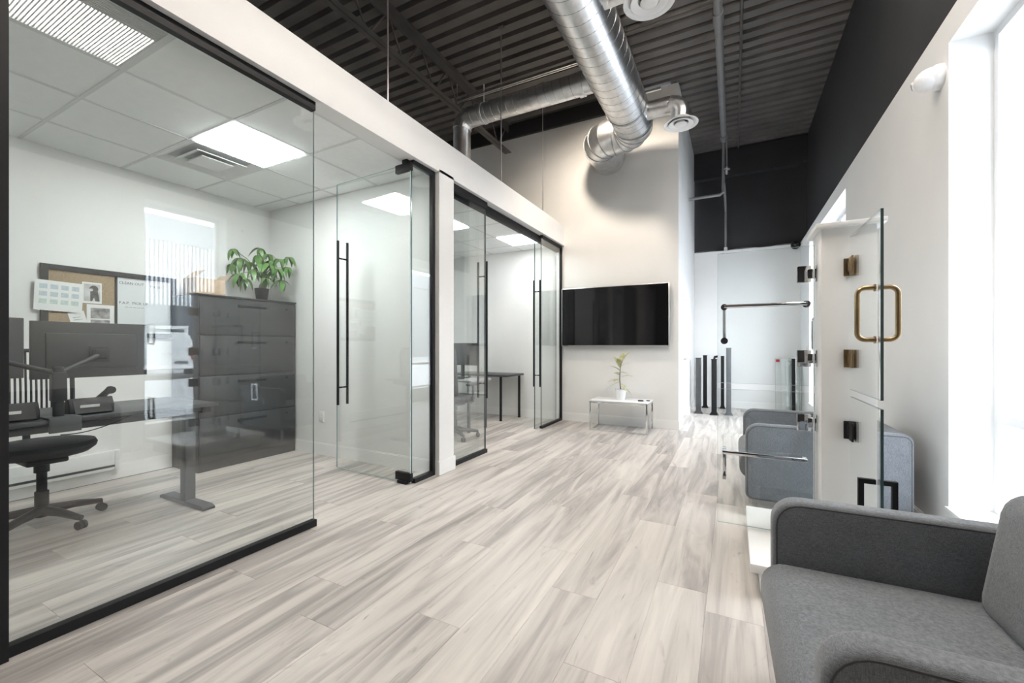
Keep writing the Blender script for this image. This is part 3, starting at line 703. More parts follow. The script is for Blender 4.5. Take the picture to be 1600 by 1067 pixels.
# plants
def leaf_mesh(name, m, ln, wd, droop, fold=.18, segs=5):
    mb = MB(); rows = []
    for i in range(segs + 1):
        s = i / segs; wv = wd * (math.sin(math.pi * min(.999, s ** .8)) ** .8) / 2 if 0 < i < segs else wd * .04
        z = -droop * s * s * ln; x = ln * s * (1 - .18 * droop * s)
        rows.append((mb.bm.verts.new((x, -wv, z + fold * wv)), mb.bm.verts.new((x, 0, z)), mb.bm.verts.new((x, wv, z + fold * wv))))
    for a, b in zip(rows, rows[1:]):
        mb.bm.faces.new((a[0], b[0], b[1], a[1])); mb.bm.faces.new((a[1], b[1], b[2], a[2]))
    me = bpy.data.meshes.new(name); mb.bm.to_mesh(me); mb.bm.free(); me.materials.append(m)
    me.polygons.foreach_set('use_smooth', [True] * len(me.polygons)); return me
def put_leaf(me, par, p, az, el, sc, roll=0):
    from mathutils import Euler
    o = bpy.data.objects.new('leaf', me); C.objects.link(o); o.parent = par
    o.location = Vector(p) - Vector(par.location); o.rotation_euler = Euler((roll, -el, az), 'XYZ'); o.scale = (sc, sc, sc)
    return o
random.seed(11)
PXY = (-4.61, 2.86); PB = 1.73
t = thing('potted_money_tree', 'green potted plant with drooping leaf clusters on the filing cabinet', 'potted plant', (*PXY, PB))
MB().lathe([(.052, .0005), (.058, .02), (.070, .115), (.072, .125), (.064, .125), (.062, .11), (.0001, .108)], (*PXY, PB), 28).build('pot', M_blackplastic, t, True)
MB().lathe([(.061, .100), (.04, .114), (.0001, .116)], (*PXY, PB), 20).build('soil', M_soil, t, True)
MB().loft([((PXY[0], PXY[1], PB + .10), .032), ((PXY[0], PXY[1] - .005, PB + .15), .024), ((PXY[0] + .003, PXY[1] + .008, PB + .21), .015), ((PXY[0], PXY[1], PB + .27), .011)], 12).build('trunk', M_bark, t, True)
lm = leaf_mesh('money_leaf', M_leaf, .135, .050, .8)
clusters = [(-.02, -.27, .52, .95), (-.03, -.19, .43, 1.1), (.03, -.24, .25, 1.05), (.06, -.12, .30, 1.0), (.02, -.05, .47, 1.05), (-.06, .02, .56, .9), (.06, .04, .38, 1.0), (-.04, .09, .50, .9), (.05, .13, .33, 1.05), (-.02, .19, .45, .95), (.04, .24, .36, .95), (.0, .28, .48, .9), (.07, .0, .22, .9), (-.08, -.08, .40, 1.0), (-.08, .14, .30, .9), (.05, -.18, .20, 1.0), (.06, .17, .20, 1.0), (-.05, -.26, .36, .9), (.07, -.06, .37, .9), (.0, .10, .42, .9)]
for cx_, cy_, cz_, sc in clusters:
    tip = Vector((PXY[0] + cx_ * 1.0 + cy_ * .55, PXY[1] + cy_ * .78, PB + cz_ + .02)); base_ = Vector((PXY[0], PXY[1], PB + .24)); mid = (tip + base_) / 2 + Vector((0, 0, .05))
    MB().loft([(base_, .005), (mid, .0035), (tip, .0025)], 6).build('stem', M_leaf, t, True)
    n = 6; a0 = random.uniform(0, 6)
    for k in range(n):
        put_leaf(lm, t, tip, a0 + 2 * math.pi * k / n + random.uniform(-.2, .2), R(random.uniform(-38, 8)), sc * random.uniform(.8, 1.1), random.uniform(-.3, .3))

# notice board
XB = X_L + .002
t = thing('notice_board', 'black-framed half cork half white board on the office wall', 'notice board', (XB, 1.76, 1.60))
B = (1.283, 2.235, 1.30, 1.905)
MB().box(XB, XB + .024, B[0], B[0] + .045, B[2], B[3]).box(XB, XB + .024, B[1] - .045, B[1], B[2], B[3]).box(XB, XB + .024, B[0] + .045, B[1] - .045, B[3] - .045, B[3]).box(XB, XB + .024, B[0] + .045, B[1] - .045, B[2], B[2] + .045).build('frame', M_blackplastic, t)
box('centre_bar', M_blackplastic, (XB, XB + .022, 1.757, 1.772, B[2] + .045, B[3] - .045), t)
box('cork_panel', M_cork, (XB, XB + .010, B[0] + .045, 1.757, B[2] + .045, B[3] - .045), t)
wbp = box('white_panel', M_wboard, (XB, XB + .010, 1.772, B[1] - .045, B[2] + .045, B[3] - .045), t)
def text(body, size, loc, rot, m, par, ext=.0003, sx=1.0):
    cu = bpy.data.curves.new('lettering', 'FONT'); cu.body = body; cu.size = size; cu.extrude = ext; cu.resolution_u = 2
    ob = bpy.data.objects.new('lettering_tmp', cu); C.objects.link(ob)
    dg = bpy.context.evaluated_depsgraph_get(); me = bpy.data.meshes.new_from_object(ob.evaluated_get(dg))
    bpy.data.objects.remove(ob); me.materials.clear(); me.materials.append(m)
    o = bpy.data.objects.new('lettering', me); C.objects.link(o); o.parent = par
    o.location = Vector(loc) - wloc(par); o.rotation_euler = rot; o.scale = (sx, 1, 1)
    return o
RT = (R(90), 0, R(90))      # reads from +X
text('CLEAN OUT', .034, (XB + .0106, 1.785, 1.80), RT, M_ink, wbp)
text('P.A.P.  PICK UP', .034, (XB + .0106, 1.785, 1.615), RT, M_ink, wbp)
text('TO DO', .03, (XB + .0106, 2.02, 1.79), RT, M_ink, wbp)
mb = MB()
for i in range(5): mb.box(XB + .0105, XB + .0112, 1.83 + .03 * i, 1.852 + .03 * i, 1.585, 1.588)
mb.build('lettering', M_ink, wbp)
# pinned sheets
def sheet(name, label, cat, y0, y1, z0, z1, tilt=0, dx=.012, m=None):
    o = MB().box(-.0006, .0006, -(y1 - y0) / 2, (y1 - y0) / 2, -(z1 - z0) / 2, (z1 - z0) / 2).build(name, m or M_paper)
    o.location = (XB + dx, (y0 + y1) / 2, (z0 + z1) / 2); o.rotation_euler = (tilt, 0, 0); tag(o, label, cat); return o
s = sheet('wall_calendar', 'white year calendar sheet hanging over the board frame', 'calendar', 1.245, 1.535, 1.515, 1.765, R(-2), .0265)
for r in range(3):
    for c_ in range(4):
        MB().box(.0007, .0012, -.118 + c_ * .064, -.118 + c_ * .064 + .046, .055 - r * .062, .055 - r * .062 + .038).build('month_block', M_inkgreen if r == 2 else M_inkblue, s, local=True)
s = sheet('dog_photo', 'square black and white photo of a dog pinned to the cork', 'photo', 1.535, 1.665, 1.60, 1.785, 0, .013)
MB().box(.0007, .0010, -.055, .055, -.075, .078).build('picture', M_photolight, s, local=True)
MB().lathe([(.030, .0011), (.030, .0014)], (0, 0, 0), 20, 'X').build('dog_head', M_photodark, s, local=True).location = (0, .012, .036)
MB().prism([(-.012, .03), (.036, .03), (.045, -.03), (.05, -.072), (.022, -.072), (.012, -.04), (0, -.072), (-.012, -.072)], .0011, .0015, 'X').build('dog_body', M_photodark, s, local=True)
MB().lathe([(.013, .0015), (.013, .0018)], (0, 0, 0), 14, 'X').build('dog_muzzle', M_photolight, s, local=True).location = (0, -.006, .026)
s = sheet('photo_sheet', 'tall sheet with two grey photos below the dog picture', 'photo', 1.565, 1.752, 1.36, 1.592, 0, .0125)
for z in (.035, -.07): MB().box(.0007, .0011, -.068, .062, z - .042, z + .05).build('picture', M_photogrey, s, local=True)
s = sheet('note_card', 'small tilted paper card pinned under the calendar', 'note', 1.455, 1.56, 1.40, 1.52, R(14), .016)
MB().box(.0007, .001, -.03, .03, -.01, -.007).box(.0007, .001, -.03, .02, .01, .013).build('lettering', M_ink, s, local=True)

# wall heater, outlet
t = thing('baseboard_heater', 'white electric baseboard heater behind the desk chair', 'heater', (X_L + .05, 1.2, .10))
box('casing', M_diff, (X_L + .001, X_L + .06, .2, 1.775, .10, .27), t, .005)
box('outlet_slot', M_darkgrey, (X_L + .058, X_L + .0615, .23, 1.745, .125, .145), t)
box('end_cap', M_diff, (X_L + .001, X_L + .064, 1.74, 1.78, .097, .273), t, .004)
def outlet(name, label, dims, axis, parts=True):
    x0, x1, y0, y1, z0, z1 = dims; o = box(name, M_trim, dims, None, .002); tag(o, label, 'outlet'); zc = (z0 + z1) / 2
    for dz in (-.02, .02):
        if axis == 'Y': MB().box((x0 + x1) / 2 - .016, (x0 + x1) / 2 + .016, y0 - .0016, y0 - .0002, zc + dz - .013, zc + dz + .013).build('socket', M_diff, o, local=True)
        else: MB().box(x0 - .0016, x0 - .0002, (y0 + y1) / 2 - .016, (y0 + y1) / 2 + .016, zc + dz - .013, zc + dz + .013).build('socket', M_diff, o, local=True)
outlet('wall_outlet', 'white wall outlet on the dividing wall beside the cabinet', (-4.15, -4.07, 3.228, 3.2345, .37, .49), 'Y')
outlet('wall_switch', 'white switch plate on the window wall near the far corner', (1.0935, 1.0995, 8.64, 8.72, 1.10, 1.22), 'X')

# standing desk
t = thing('standing_desk', 'black standing desk on T-shaped steel legs in the first office', 'desk', (-3.80, 1.0, 0))
DZT = .80
MB().box(-4.17, -3.43, .10, 1.80, DZT - .025, DZT, .004).build('desktop', M_desk, t, True)
for y in (1.75, .20):
    lg = MB().box(-3.80, -3.72, y - .035, y + .035, .03, .72, .004).build('leg', M_darkgrey, t, True)
    MB().prism([(-4.10, .004), (-3.46, .004), (-3.46, .02), (-3.50, .034), (-4.06, .034), (-4.10, .02)], y - .04, y + .04, 'Y').build('foot', M_darkgrey, lg)
    MB().box(-4.05, -3.50, y - .03, y + .03, .725, .774, .003).build('bracket', M_blackmetal, lg, True)
MB().box(-3.79, -3.73, .24, 1.72, .69, .73).build('crossbar', M_darkgrey, t)
o = MB().box(-3.55, -3.46, 1.60, 1.70, .742, .7745, .006).build('height_controller', M_blackplastic, t, True)
# dual monitor arm + two monitors
AX, AY = -3.50, .965
t = thing('monitor_arm', 'black monitor arm clamped to the standing desk edge', 'monitor arm', (AX, AY, DZT))
MB().box(-3.56, -3.415, AY - .06, AY + .075, DZT + .0005, DZT + .012, .003).box(-3.428, -3.414, AY - .06, AY + .075, DZT - .075, DZT + .012, .003).build('clamp', M_darkgrey, t, True)
MB().cyl((AX, AY, DZT + .012), (AX, AY, DZT + .30), .024, n=18).box(AX - .035, AX + .03, AY - .03, AY + .03, DZT + .10, DZT + .27, .006).build('post', M_blackplastic, t, True)
for y1, z1, y2 in ((1.19, 1.17, 1.19), (.62, 1.19, .62)):
    a = MB().loft([((AX, AY, DZT + .26), .015), ((AX - .05, (AY + y1) / 2, (DZT + .26 + z1) / 2 + .0), .014), ((AX - .12, y1, z1), .012)], 10).build('arm', M_blackplastic, t, True)
    MB().box(-3.645, -3.625, y2 - .05, y2 + .05, z1 - .05, z1 + .05, .004).box(-3.63, -3.60, y2 - .03, y2 + .03, z1 - .03, z1 + .03, .004).build('mount_plate', M_blackplastic, a, True)
def monitor(x, y0, y1, z0, z1, label, stand=None, face=-1):
    t = thing('computer_monitor', label, 'monitor', (x, (y0 + y1) / 2, z0))
    MB().box(x - .012, x + .012, y0, y1, z0, z1, .004).build('shell', M_monback, t, True)
    MB().box(x + .012, x + .026, y0 + .06, y1 - .06, z0 + .06, z1 - .07, .008).build('rear_cover', M_monback, t, True)
    MB().box(x - .0135, x - .0121, y0 + .008, y1 - .008, z0 + .015, z1 - .008).build('screen', M_screen, t)
    return t
monitor(-3.672, .892, 1.452, 1.022, 1.372, 'black monitor seen from behind, right one of the pair over the desk')
monitor(-3.672, .32, .868, 1.035, 1.385, 'black monitor at the black post, left one of the pair over the desk')
# desk phones
def phone(y, label, s=1):
    t = thing('desk_phone', label, 'desk phone', (-3.62, y, DZT), 'desk phones seen from behind')
    MB().prism([(-3.72, DZT + .001), (-3.53, DZT + .001), (-3.53, DZT + .05), (-3.56, DZT + .10), (-3.72, DZT + .04)], y - .11, y + .10, 'Y', .006).build('body', M_blackplastic, t, True)
    MB().prism([(-3.555, DZT + .012), (-3.512, DZT + .002), (-3.505, DZT + .012), (-3.548, DZT + .085)], y - .09, y + .08, 'Y').build('stand', M_blackplastic, t)
    MB().loft([((-3.70, y + s * .085, DZT + .075), .024), ((-3.68, y + s * .085, DZT + .088), .02), ((-3.60, y + s * .085, DZT + .125), .018), ((-3.55, y + s * .085, DZT + .142), .024), ((-3.53, y + s * .085, DZT + .14), .024)], 10).build('handset', M_blackplastic, t, True)
    MB().obox(-3.522, y - .02, DZT + .052, .004, .09, .016, (0, R(12), 0)).build('label_strip', M_trim, t)
phone(1.13, 'black desk phone with raised handset right of the monitor arm')
phone(.80, 'black desk phone beside the black post, left of the monitor arm', -1)
# cord hanging from the desk to the chair
pts = [Vector((-3.50 - .02 * i, 1.31 - .028 * i, .77 - .10 * math.sin(i / 10 * 1.7))) for i in range(11)]
o = MB().path(pts, .003, 6).build('power_cable', M_rubber, None, True); tag(o, 'thin black cable drooping below the standing desk edge', 'cable')

def office_chair(loc, rot, label, back='slat', m=None):
    m = m or M_blackplastic
    t = thing('office_chair', label, 'office chair', loc); t.rotation_euler = (0, 0, rot)   # local: faces +x
    for k in range(5):
        a = 2 * math.pi * k / 5 + .35; d = Vector((math.cos(a), math.sin(a), 0)); p = Vector((-d.y, d.x, 0))
        lg = MB().loft([(d * .03 + Vector((0, 0, .11)), .032), (d * .17 + Vector((0, 0, .10)), .026), (d * .31 + Vector((0, 0, .075)), .018)], 8).build('base_leg', m, t, True, local=True)
        MB().cyl(d * .31 + p * .022 + Vector((0, 0, .0285)), d * .31 + p * .006 + Vector((0, 0, .0285)), .028, n=14).cyl(d * .31 - p * .022 + Vector((0, 0, .0285)), d * .31 - p * .006 + Vector((0, 0, .0285)), .028, n=14).cyl(d * .31 + Vector((0, 0, .03)), d * .31 + Vector((0, 0, .085)), .008, n=8).build('caster', M_rubber, lg, True, local=True)
    MB().cyl((0, 0, .07), (0, 0, .24), .035, n=16).cyl((0, 0, .24), (0, 0, .40), .026, n=16).cyl((0, 0, .37), (0, 0, .45), .038, n=16).build('gas_column', m, t, True, local=True)
    MB().box(-.12, .12, -.10, .10, .385, .42, .01).build('tilt_mechanism', m, t, True, local=True)
    st = MB().lathe([(.0001, .42), (.13, .42), (.22, .435), (.255, .465), (.262, .49), (.25, .515), (.20, .528), (.0001, .522)], (0, 0, 0), 36).build('seat', mat('black_seat_fabric', (.018, .019, .022), .6, var=.2, scale=60), t, True, local=True)
    st.scale = (.96, 1.05, 1)
    fr = MB().path([(-.10, 0, .41), (-.24, 0, .41), (-.29, 0, .46), (-.30, 0, .60)], .02, 10).build('back_support', m, t, True, local=True)
    if back == 'slat':
        hw = .235; z0, z1 = .60, 1.14
        pts = [(-.30, -hw + .06, z0), (-.285, -hw, z0 + .10), (-.30, -hw, z1 - .08), (-.315, -hw + .07, z1), (-.325, hw - .07, z1), (-.30, hw, z1 - .08), (-.285, hw, z0 + .10), (-.30, hw - .06, z0), (-.30, -hw + .06, z0)]
        MB().path(pts, .014, 8).build('back_frame', m, t, True, local=True)
        n = 17
        for i in range(n):
            y = -hw + .03 + (2 * hw - .06) * i / (n - 1)
            MB().path([(-.298, y, z0 + .02 + (.05 if i in (0, n - 1) else 0)), (-.302, y, .85), (-.318, y, z1 - .01 - (.05 if i in (0, n - 1) else 0))], .0065, 5).build('back_slat', m, t, True, local=True)
    else:
        b = MB().box(-.035, .035, -.235, .235, -.30, .30, .03, 3).build('backrest', m, t, True, local=True); b.location = (-.29, 0, .84); b.rotation_euler = (0, R(-6), 0)
        for s in (-1, 1):
            MB().path([(-.05, s * .25, .43), (.0, s * .29, .45), (.0, s * .29, .66)], .016, 8).box(-.12, .12, s * .29 - .035, s * .29 + .035, .66, .69, .01).build('armrest', m, t, True, local=True)
    for o in t.children:
        if o.name.split('.')[0] in ('tilt_mechanism', 'seat', 'back_support', 'back_frame', 'back_slat', 'backrest', 'armrest'): o.location.z += .05
    return t
office_chair((-4.15, 1.065, 0), 0, 'black five-star swivel chair with slatted back behind the standing desk')

# ================================================================== SECOND OFFICE
t = thing('side_table', 'small black table with round legs by the open sliding doors', 'table', (-3.75, 6.27, 0))
MB().box(-4.35, -3.205, 5.96, 6.57, .725, .757, .004).build('tabletop', M_desk, t, True)
for x, y in ((-3.36, 6.03), (-3.26, 6.50), (-4.28, 6.03), (-4.28, 6.50)):
    MB().cyl((x, y, .012), (x, y, .725), .021, n=16).cyl((x, y, .0005), (x, y, .012), .024, n=16).build('leg', M_blackmetal, t, True)
t = thing('office_desk', 'pale desk with thin legs behind the fixed glass pane', 'desk', (-3.75, 5.25, 0))
MB().box(-4.35, -3.23, 4.95, 5.50, .715, .74, .003).build('desktop', mat('grey_laminate', (.35, .35, .36), .4, var=.05), t, True)
for x in (-4.28, -3.30):
    for y in (5.0, 5.45): MB().box(x - .018, x + .018, y - .018, y + .018, .0005, .715, .002).build('leg', M_greyalu, t, True)
t = thing('computer_monitor', 'dark monitor on a stand on the desk in the second office', 'monitor', (-3.70, 5.42, .74))
MB().box(-3.98, -3.42, 5.41, 5.435, .93, 1.27, .004).build('shell', M_monback, t, True)
MB().box(-3.975, -3.425, 5.4085, 5.4099, .945, 1.262).build('screen', M_screen, t)
MB().box(-3.73, -3.67, 5.43, 5.45, .75, 1.10, .003).build('stand', M_blackplastic, t, True)
MB().box(-3.83, -3.57, 5.34, 5.49, .7405, .752, .003).build('foot', M_blackplastic, t, True)
o = MB().box(-3.92, -3.50, 5.06, 5.19, .7405, .758, .004).build('keyboard', M_blackplastic, None, True); tag(o, 'black keyboard on the desk in the second office', 'keyboard')
office_chair((-3.30, 4.66, 0), R(90), 'dark grey swivel chair with a solid back in the second office', 'solid', M_darkgrey)

# ================================================================== TV AND TABLE
t = thing('television', 'large wall-mounted flat television with black glossy screen', 'television', (-1.655, Y_T - .06, 1.22))
MB().box(-2.487, -.826, Y_T - .10, Y_T - .055, 1.222, 2.152, .004).build('bezel', M_steel, t, True)
MB().box(-2.476, -.837, Y_T - .1018, Y_T - .1002, 1.236, 2.141).build('screen', M_screen, t)
MB().box(-2.1, -1.2, Y_T - .055, Y_T - .0005, 1.45, 1.95, .004).build('wall_bracket', M_blackmetal, t, True)
MB().box(-2.45, -2.37, Y_T - .1015, Y_T - .1005, 1.2245, 1.233).build('maker_badge', M_darkgrey, t)
t = thing('console_table', 'low white table with square chrome frame under the television', 'table', (-1.455, 6.23, 0))
x0, x1, y0, y1, zt, q = -1.865, -1.045, 5.995, 6.46, .44, .022
MB().box(x0, x1, y0, y1, zt - .018, zt, .003).build('tabletop', M_potwhite, t, True)
for x in (x0, x1 - q):
    for y in (y0, y1 - q): box('leg', M_chrome, (x, x + q, y, y + q, .0005, zt - .019), t, .001)
MB().box(x0 + q, x1 - q, y0, y0 + q, zt - .019 - q, zt - .019).box(x0 + q, x1 - q, y1 - q, y1, zt - .019 - q, zt - .019).box(x0, x0 + q, y0 + q, y1 - q, zt - .019 - q, zt - .019).box(x1 - q, x1, y0 + q, y1 - q, zt - .019 - q, zt - .019).build('top_rail', M_chrome, t)
MB().box(x0 + q, x1 - q, y0, y0 + q, .0005, q).box(x0 + q, x1 - q, y1 - q, y1, .0005, q).box(x0, x0 + q, y0 + q, y1 - q, .0005, q).box(x1 - q, x1, y0 + q, y1 - q, .0005, q).build('floor_rail', M_chrome, t)
PX_, PY_, PZ_ = -1.455, 6.20, .44
t = thing('potted_rubber_plant', 'pale variegated plant in a white pot under the television', 'potted plant', (PX_, PY_, PZ_))
MB().lathe([(.055, .0005), (.06, .01), (.078, .155), (.08, .16), (.073, .16), (.070, .14), (.0001, .138)], (PX_, PY_, PZ_), 28).build('pot', M_potwhite, t, True)
MB().lathe([(.070, .135), (.03, .146), (.0001, .147)], (PX_, PY_, PZ_), 20).build('soil', M_soil, t, True)
MB().loft([((PX_, PY_, PZ_ + .13), .008), ((PX_ - .015, PY_, PZ_ + .30), .007), ((PX_ - .005, PY_, PZ_ + .48), .005), ((PX_ + .03, PY_, PZ_ + .58), .004)], 8).build('stem', M_bark, t, True)
lp = leaf_mesh('pale_leaf', M_pale, .21, .072, .35)
random.seed(3)
for az, el, h, sc in ((3.0, -12, .26, 1.15), (3.6, 5, .30, 1.0), (.3, -18, .20, .95), (-.5, -25, .24, .8), (.2, 22, .33, 1.0), (-.3, 5, .40, .95), (2.5, 25, .36, .9), (3.5, 42, .42, .95), (.6, 38, .48, .9), (2.6, 68, .46, 1.1), (.4, 70, .52, 1.15), (1.5, 60, .55, 1.0), (4.6, 55, .5, .9), (4.4, 10, .3, .9)):
    put_leaf(lp, t, (PX_ - .005, PY_, PZ_ + h), az, R(el), sc, random.uniform(-.3, .3))
t = thing('car_key', 'small black car key fob on the white table', 'car key', (-1.16, 6.17, .44))
MB().obox(-1.165, 6.165, .449, .075, .038, .016, (0, 0, .3), .006).build('fob', M_blackplastic, t, True)
MB().path([(-1.13 + .018 * math.cos(a), 6.19 + .018 * math.sin(a), .443) for a in [i * math.pi / 6 for i in range(13)]], .002, 6).build('ring', M_steel, t, True)
o = MB().obox(-1.075, 6.24, .447, .05, .026, .012, (0, 0, -.1), .004).build('key_tag', M_blackplastic, None, True); tag(o, 'tiny black tag at the right end of the white table', 'key tag')

# ================================================================== ARMCHAIRS (face -x)
def armchair():
    t = thing('armchair', 'x', 'armchair', (0, 0, 0), 'grey fabric lounge armchairs')
    def rounded(x0, x1, z0, z1, r):   # r: bl, br, tr, tl
        pts = []
        for (cx, cz, a0, rr) in ((x0, z0, math.pi, r[0]), (x1, z0, 1.5 * math.pi, r[1]), (x1, z1, 0, r[2]), (x0, z1, .5 * math.pi, r[3])):
            sx = 1 if cx == x0 else -1; sz = 1 if cz == z0 else -1
            for i in range(7):
                a = a0 + math.pi / 2 * i / 6
                pts.append((cx + sx * rr + rr * math.cos(a), cz + sz * rr + rr * math.sin(a)))
        return pts
    prof = rounded(-.45, .46, .135, .672, (.045, .03, .05, .085))
    for s in (-1, 1):
        ya, yb = (.367, .445) if s > 0 else (-.445, -.367)
        arm = MB().prism(prof, ya, yb, 'Y', .018).build('arm', M_fabric, t, True, local=True)
        pin = rounded(-.45 + .014, .46 - .014, .135 + .014, .672 - .014, (.035, .02, .04, .075))
        for yy in (ya + .0035, yb - .0035):
            MB().path([(a, yy, c) for a, c in pin] + [(pin[0][0], yy, pin[0][1])], .0042, 6).build('piping', M_seam, arm, True, local=True)
    MB().prism(rounded(.33, .46, .135, .672, (.02, .03, .05, .05)), -.37, .37, 'Y', .004).build('back_frame', M_fabric, t, True, local=True)
    MB().box(-.40, .36, -.37, .37, .135, .275, .01).build('base', M_fabric, t, True, local=True)
    # seat cushion with rolled front
    sp = rounded(-.487, .27, .255, .452, (.085, .03, .04, .075))
    MB().prism(sp, -.364, .364, 'Y', .014).build('seat_cushion', M_fabric, t, True, local=True)
    # leaning back cushion
    bc = MB().box(-.095, .095, -.358, .358, -.20, .20, .075, 5)
    o = bc.build('back_cushion', M_fabric, t, True, local=True); o.location = (.178, 0, .605); o.rotation_euler = (0, R(9), 0)
    for x in (-.40, .40):
        for y in (-.405, .405): MB().box(x - .014, x + .014, y - .014, y + .014, .0005, .137, .002).build('leg', M_steel, t, True, local=True)
    return t
ch = armchair(); ch.location = (.583, 1.424, 0); ch.rotation_euler = (0, 0, R(1.5)); ch['label'] = 'grey fabric armchair cut by the lower right corner, nearest the camera'
c2 = copy_tree(ch); c2.location = (.525, 3.885, 0); c2.rotation_euler = (0, 0, 0); c2['label'] = 'grey fabric armchair behind the glass display stand'

# ================================================================== GLASS SAMPLE DISPLAY STAND
t = thing('glass_display_stand', 'white post on a plinth carrying hinged glass door samples', 'display stand', (.52, 2.82, 0))
PXc, PYc = .518, 2.825
box('plinth', M_trim, (PXc - .40, PXc + .40, PYc - .40, PYc + .36, .0005, .115), t, .003)
box('plinth_top', M_trim, (PXc - .445, PXc + .445, PYc - .45, PYc + .405, .115, .158), t, .003)
box('post', M_trim, (.405, .632, 2.70, 2.95, .158, 1.83), t, .002)
box('post_cap', M_trim, (.378, .665, 2.665, 2.985, 1.83, 1.852), t, .002)
MAPS = {'left': lambda u, w, z: (.405 - u, PYc - w, z), 'right': lambda u, w, z: (.632 + u, PYc - w, z),
        'near': lambda u, w, z: (.5275 + w, 2.70 - u, z), 'far': lambda u, w, z: (.5275 + w, 2.95 + u, z)}
def bxm(mb, f, u0, u1, w0, w1, z0, z1, bev=0.0):
    a, b = f(u0, w0, z0), f(u1, w1, z1)
    return mb.box(min(a[0], b[0]), max(a[0], b[0]), min(a[1], b[1]), max(a[1], b[1]), min(z0, z1), max(z0, z1), bev)
def sample(f, z0, z1, width, hz, hmat, builder, edge):
    x = MB(); a, b = f(.012, -.005, z0), f(width, .005, z1)
    g = pane('glass_pane', (min(a[0], b[0]), max(a[0], b[0]), min(a[1], b[1]), max(a[1], b[1]), z0, z1), t, M_glassd, edge, 'hi' if f is MAPS['near'] else '')
    for h in hz:
        mb = MB()
        bxm(mb, f, .028, .092, .0062, .014, h - .045, h + .045, .002); bxm(mb, f, .028, .092, -.014, -.0062, h - .045, h + .045, .002)
        bxm(mb, f, .002, .045, -.016, .016, h - .026, h + .026, .002); bxm(mb, f, .0005, .008, -.030, .030, h - .045, h + .045, .002)
        mb.build('hinge', hmat, g, True)
    builder(f, g, width, z0, z1)
    return g
def d_handle(m, zc, hh, proj=.066, r=.0098, rr=.028, square=False):
    def go(f, g, wd, z0, z1):
        uc = wd - .062
        for s in (-1, 1):
            mb = MB(); a, b = zc - hh, zc + hh
            if square:
                bxm(mb, f, uc - r, uc + r, s * .006, s * proj, b - 2 * r, b); bxm(mb, f, uc - r, uc + r, s * .006, s * proj, a, a + 2 * r); bxm(mb, f, uc - r, uc + r, s * (proj - 2 * r), s * proj, a + 2 * r, b - 2 * r)
                mb.build('pull_handle', m, g)
            else:
                pts = [f(uc, s * .006, b)]
                for i in range(7):
                    an = math.pi / 2 * i / 6; pts.append(f(uc, s * (proj - rr + rr * math.sin(an)), b - rr + rr * math.cos(an)))
                for i in range(7):
                    an = math.pi / 2 * i / 6; pts.append(f(uc, s * (proj - rr + rr * math.cos(an)), a + rr - rr * math.sin(an)))
                pts.append(f(uc, s * .006, a))
                mb.path(pts, r, 14)
                for z in (a, b): mb.cyl(f(uc, s * .006, z), f(uc, s * .011, z), .0155, n=16)
                mb.build('pull_handle', m, g, True)
    return go
def towel_round(f, g, wd, z0, z1):
    mb = MB(); z = 1.452; w_ = .052; u1 = wd - .035
    mb.cyl(f(.05, w_, z), f(u1, w_, z), .0105, n=14).cyl(f(.05, .006, z), f(.05, w_, z), .009, n=12).cyl(f(u1, .006, z), f(u1, w_, z), .009, n=12)
    for u in (.05, u1): mb.cyl(f(u, .006, z), f(u, .013, z), .019, n=18).cyl(f(u, w_ - .016, z), f(u, w_ + .006, z), .0145, n=14)
    mb.build('towel_bar', M_chrome, g, True)
    mb = MB().cyl(f(u1, -w_, z), f(u1, -w_, z - .205), .0105, n=14).cyl(f(u1, -.006, z - .0), f(u1, -w_, z), .009, n=12).cyl(f(u1, -.006, z - .2), f(u1, -w_, z - .2), .009, n=12).cyl(f(u1, .006, z - .2), f(u1, .022, z - .2), .0195, n=18)
    mb.build('pull_handle', M_chrome, g, True)
def towel_square(f, g, wd, z0, z1):
    z = .60; w_ = .052; u1 = wd - .035; q = .0095
    mb = MB(); bxm(mb, f, .05, u1 + q, w_ - q, w_ + q, z - q, z + q, .001)
    for u in (.06, u1): bxm(mb, f, u - q, u + q, .006, w_ - q, z - q, z + q)
    mb.build('towel_bar', M_chrome, g, True)
    mb = MB(); bxm(mb, f, u1 - q, u1 + q, -w_ - q, -w_ + q, z - .175, z + q, .001)
    for zz in (z - .165, z): bxm(mb, f, u1 - q, u1 + q, -w_, -.006, zz - q, zz + q)
    mb.build('pull_handle', M_chrome, g, True)
WD = .488
UP, LO = (1.003, 1.772), (.172, .965)
sample(MAPS['left'], *UP, WD, (1.617, 1.153), M_chrome, towel_round, M_edgelight)
sample(MAPS['left'], *LO, WD, (.80, .33), M_chrome, towel_square, M_edgelight)
sample(MAPS['near'], *UP, .51, (1.622, 1.158), M_bronze, d_handle(M_bronze, 1.355, .108), M_edge)
sample(MAPS['near'], *LO, .51, (.795, .33), M_blackmetal, d_handle(M_blackmetal, .55, .118, .064, .0095, square=True), M_edge)
sample(MAPS['far'], *UP, WD, (1.617, 1.153), M_chrome, d_handle(M_chrome, 1.30, .11), M_edge)
sample(MAPS['far'], *LO, WD, (.80, .33), M_chrome, d_handle(M_chrome, .62, .11, square=True), M_edge)

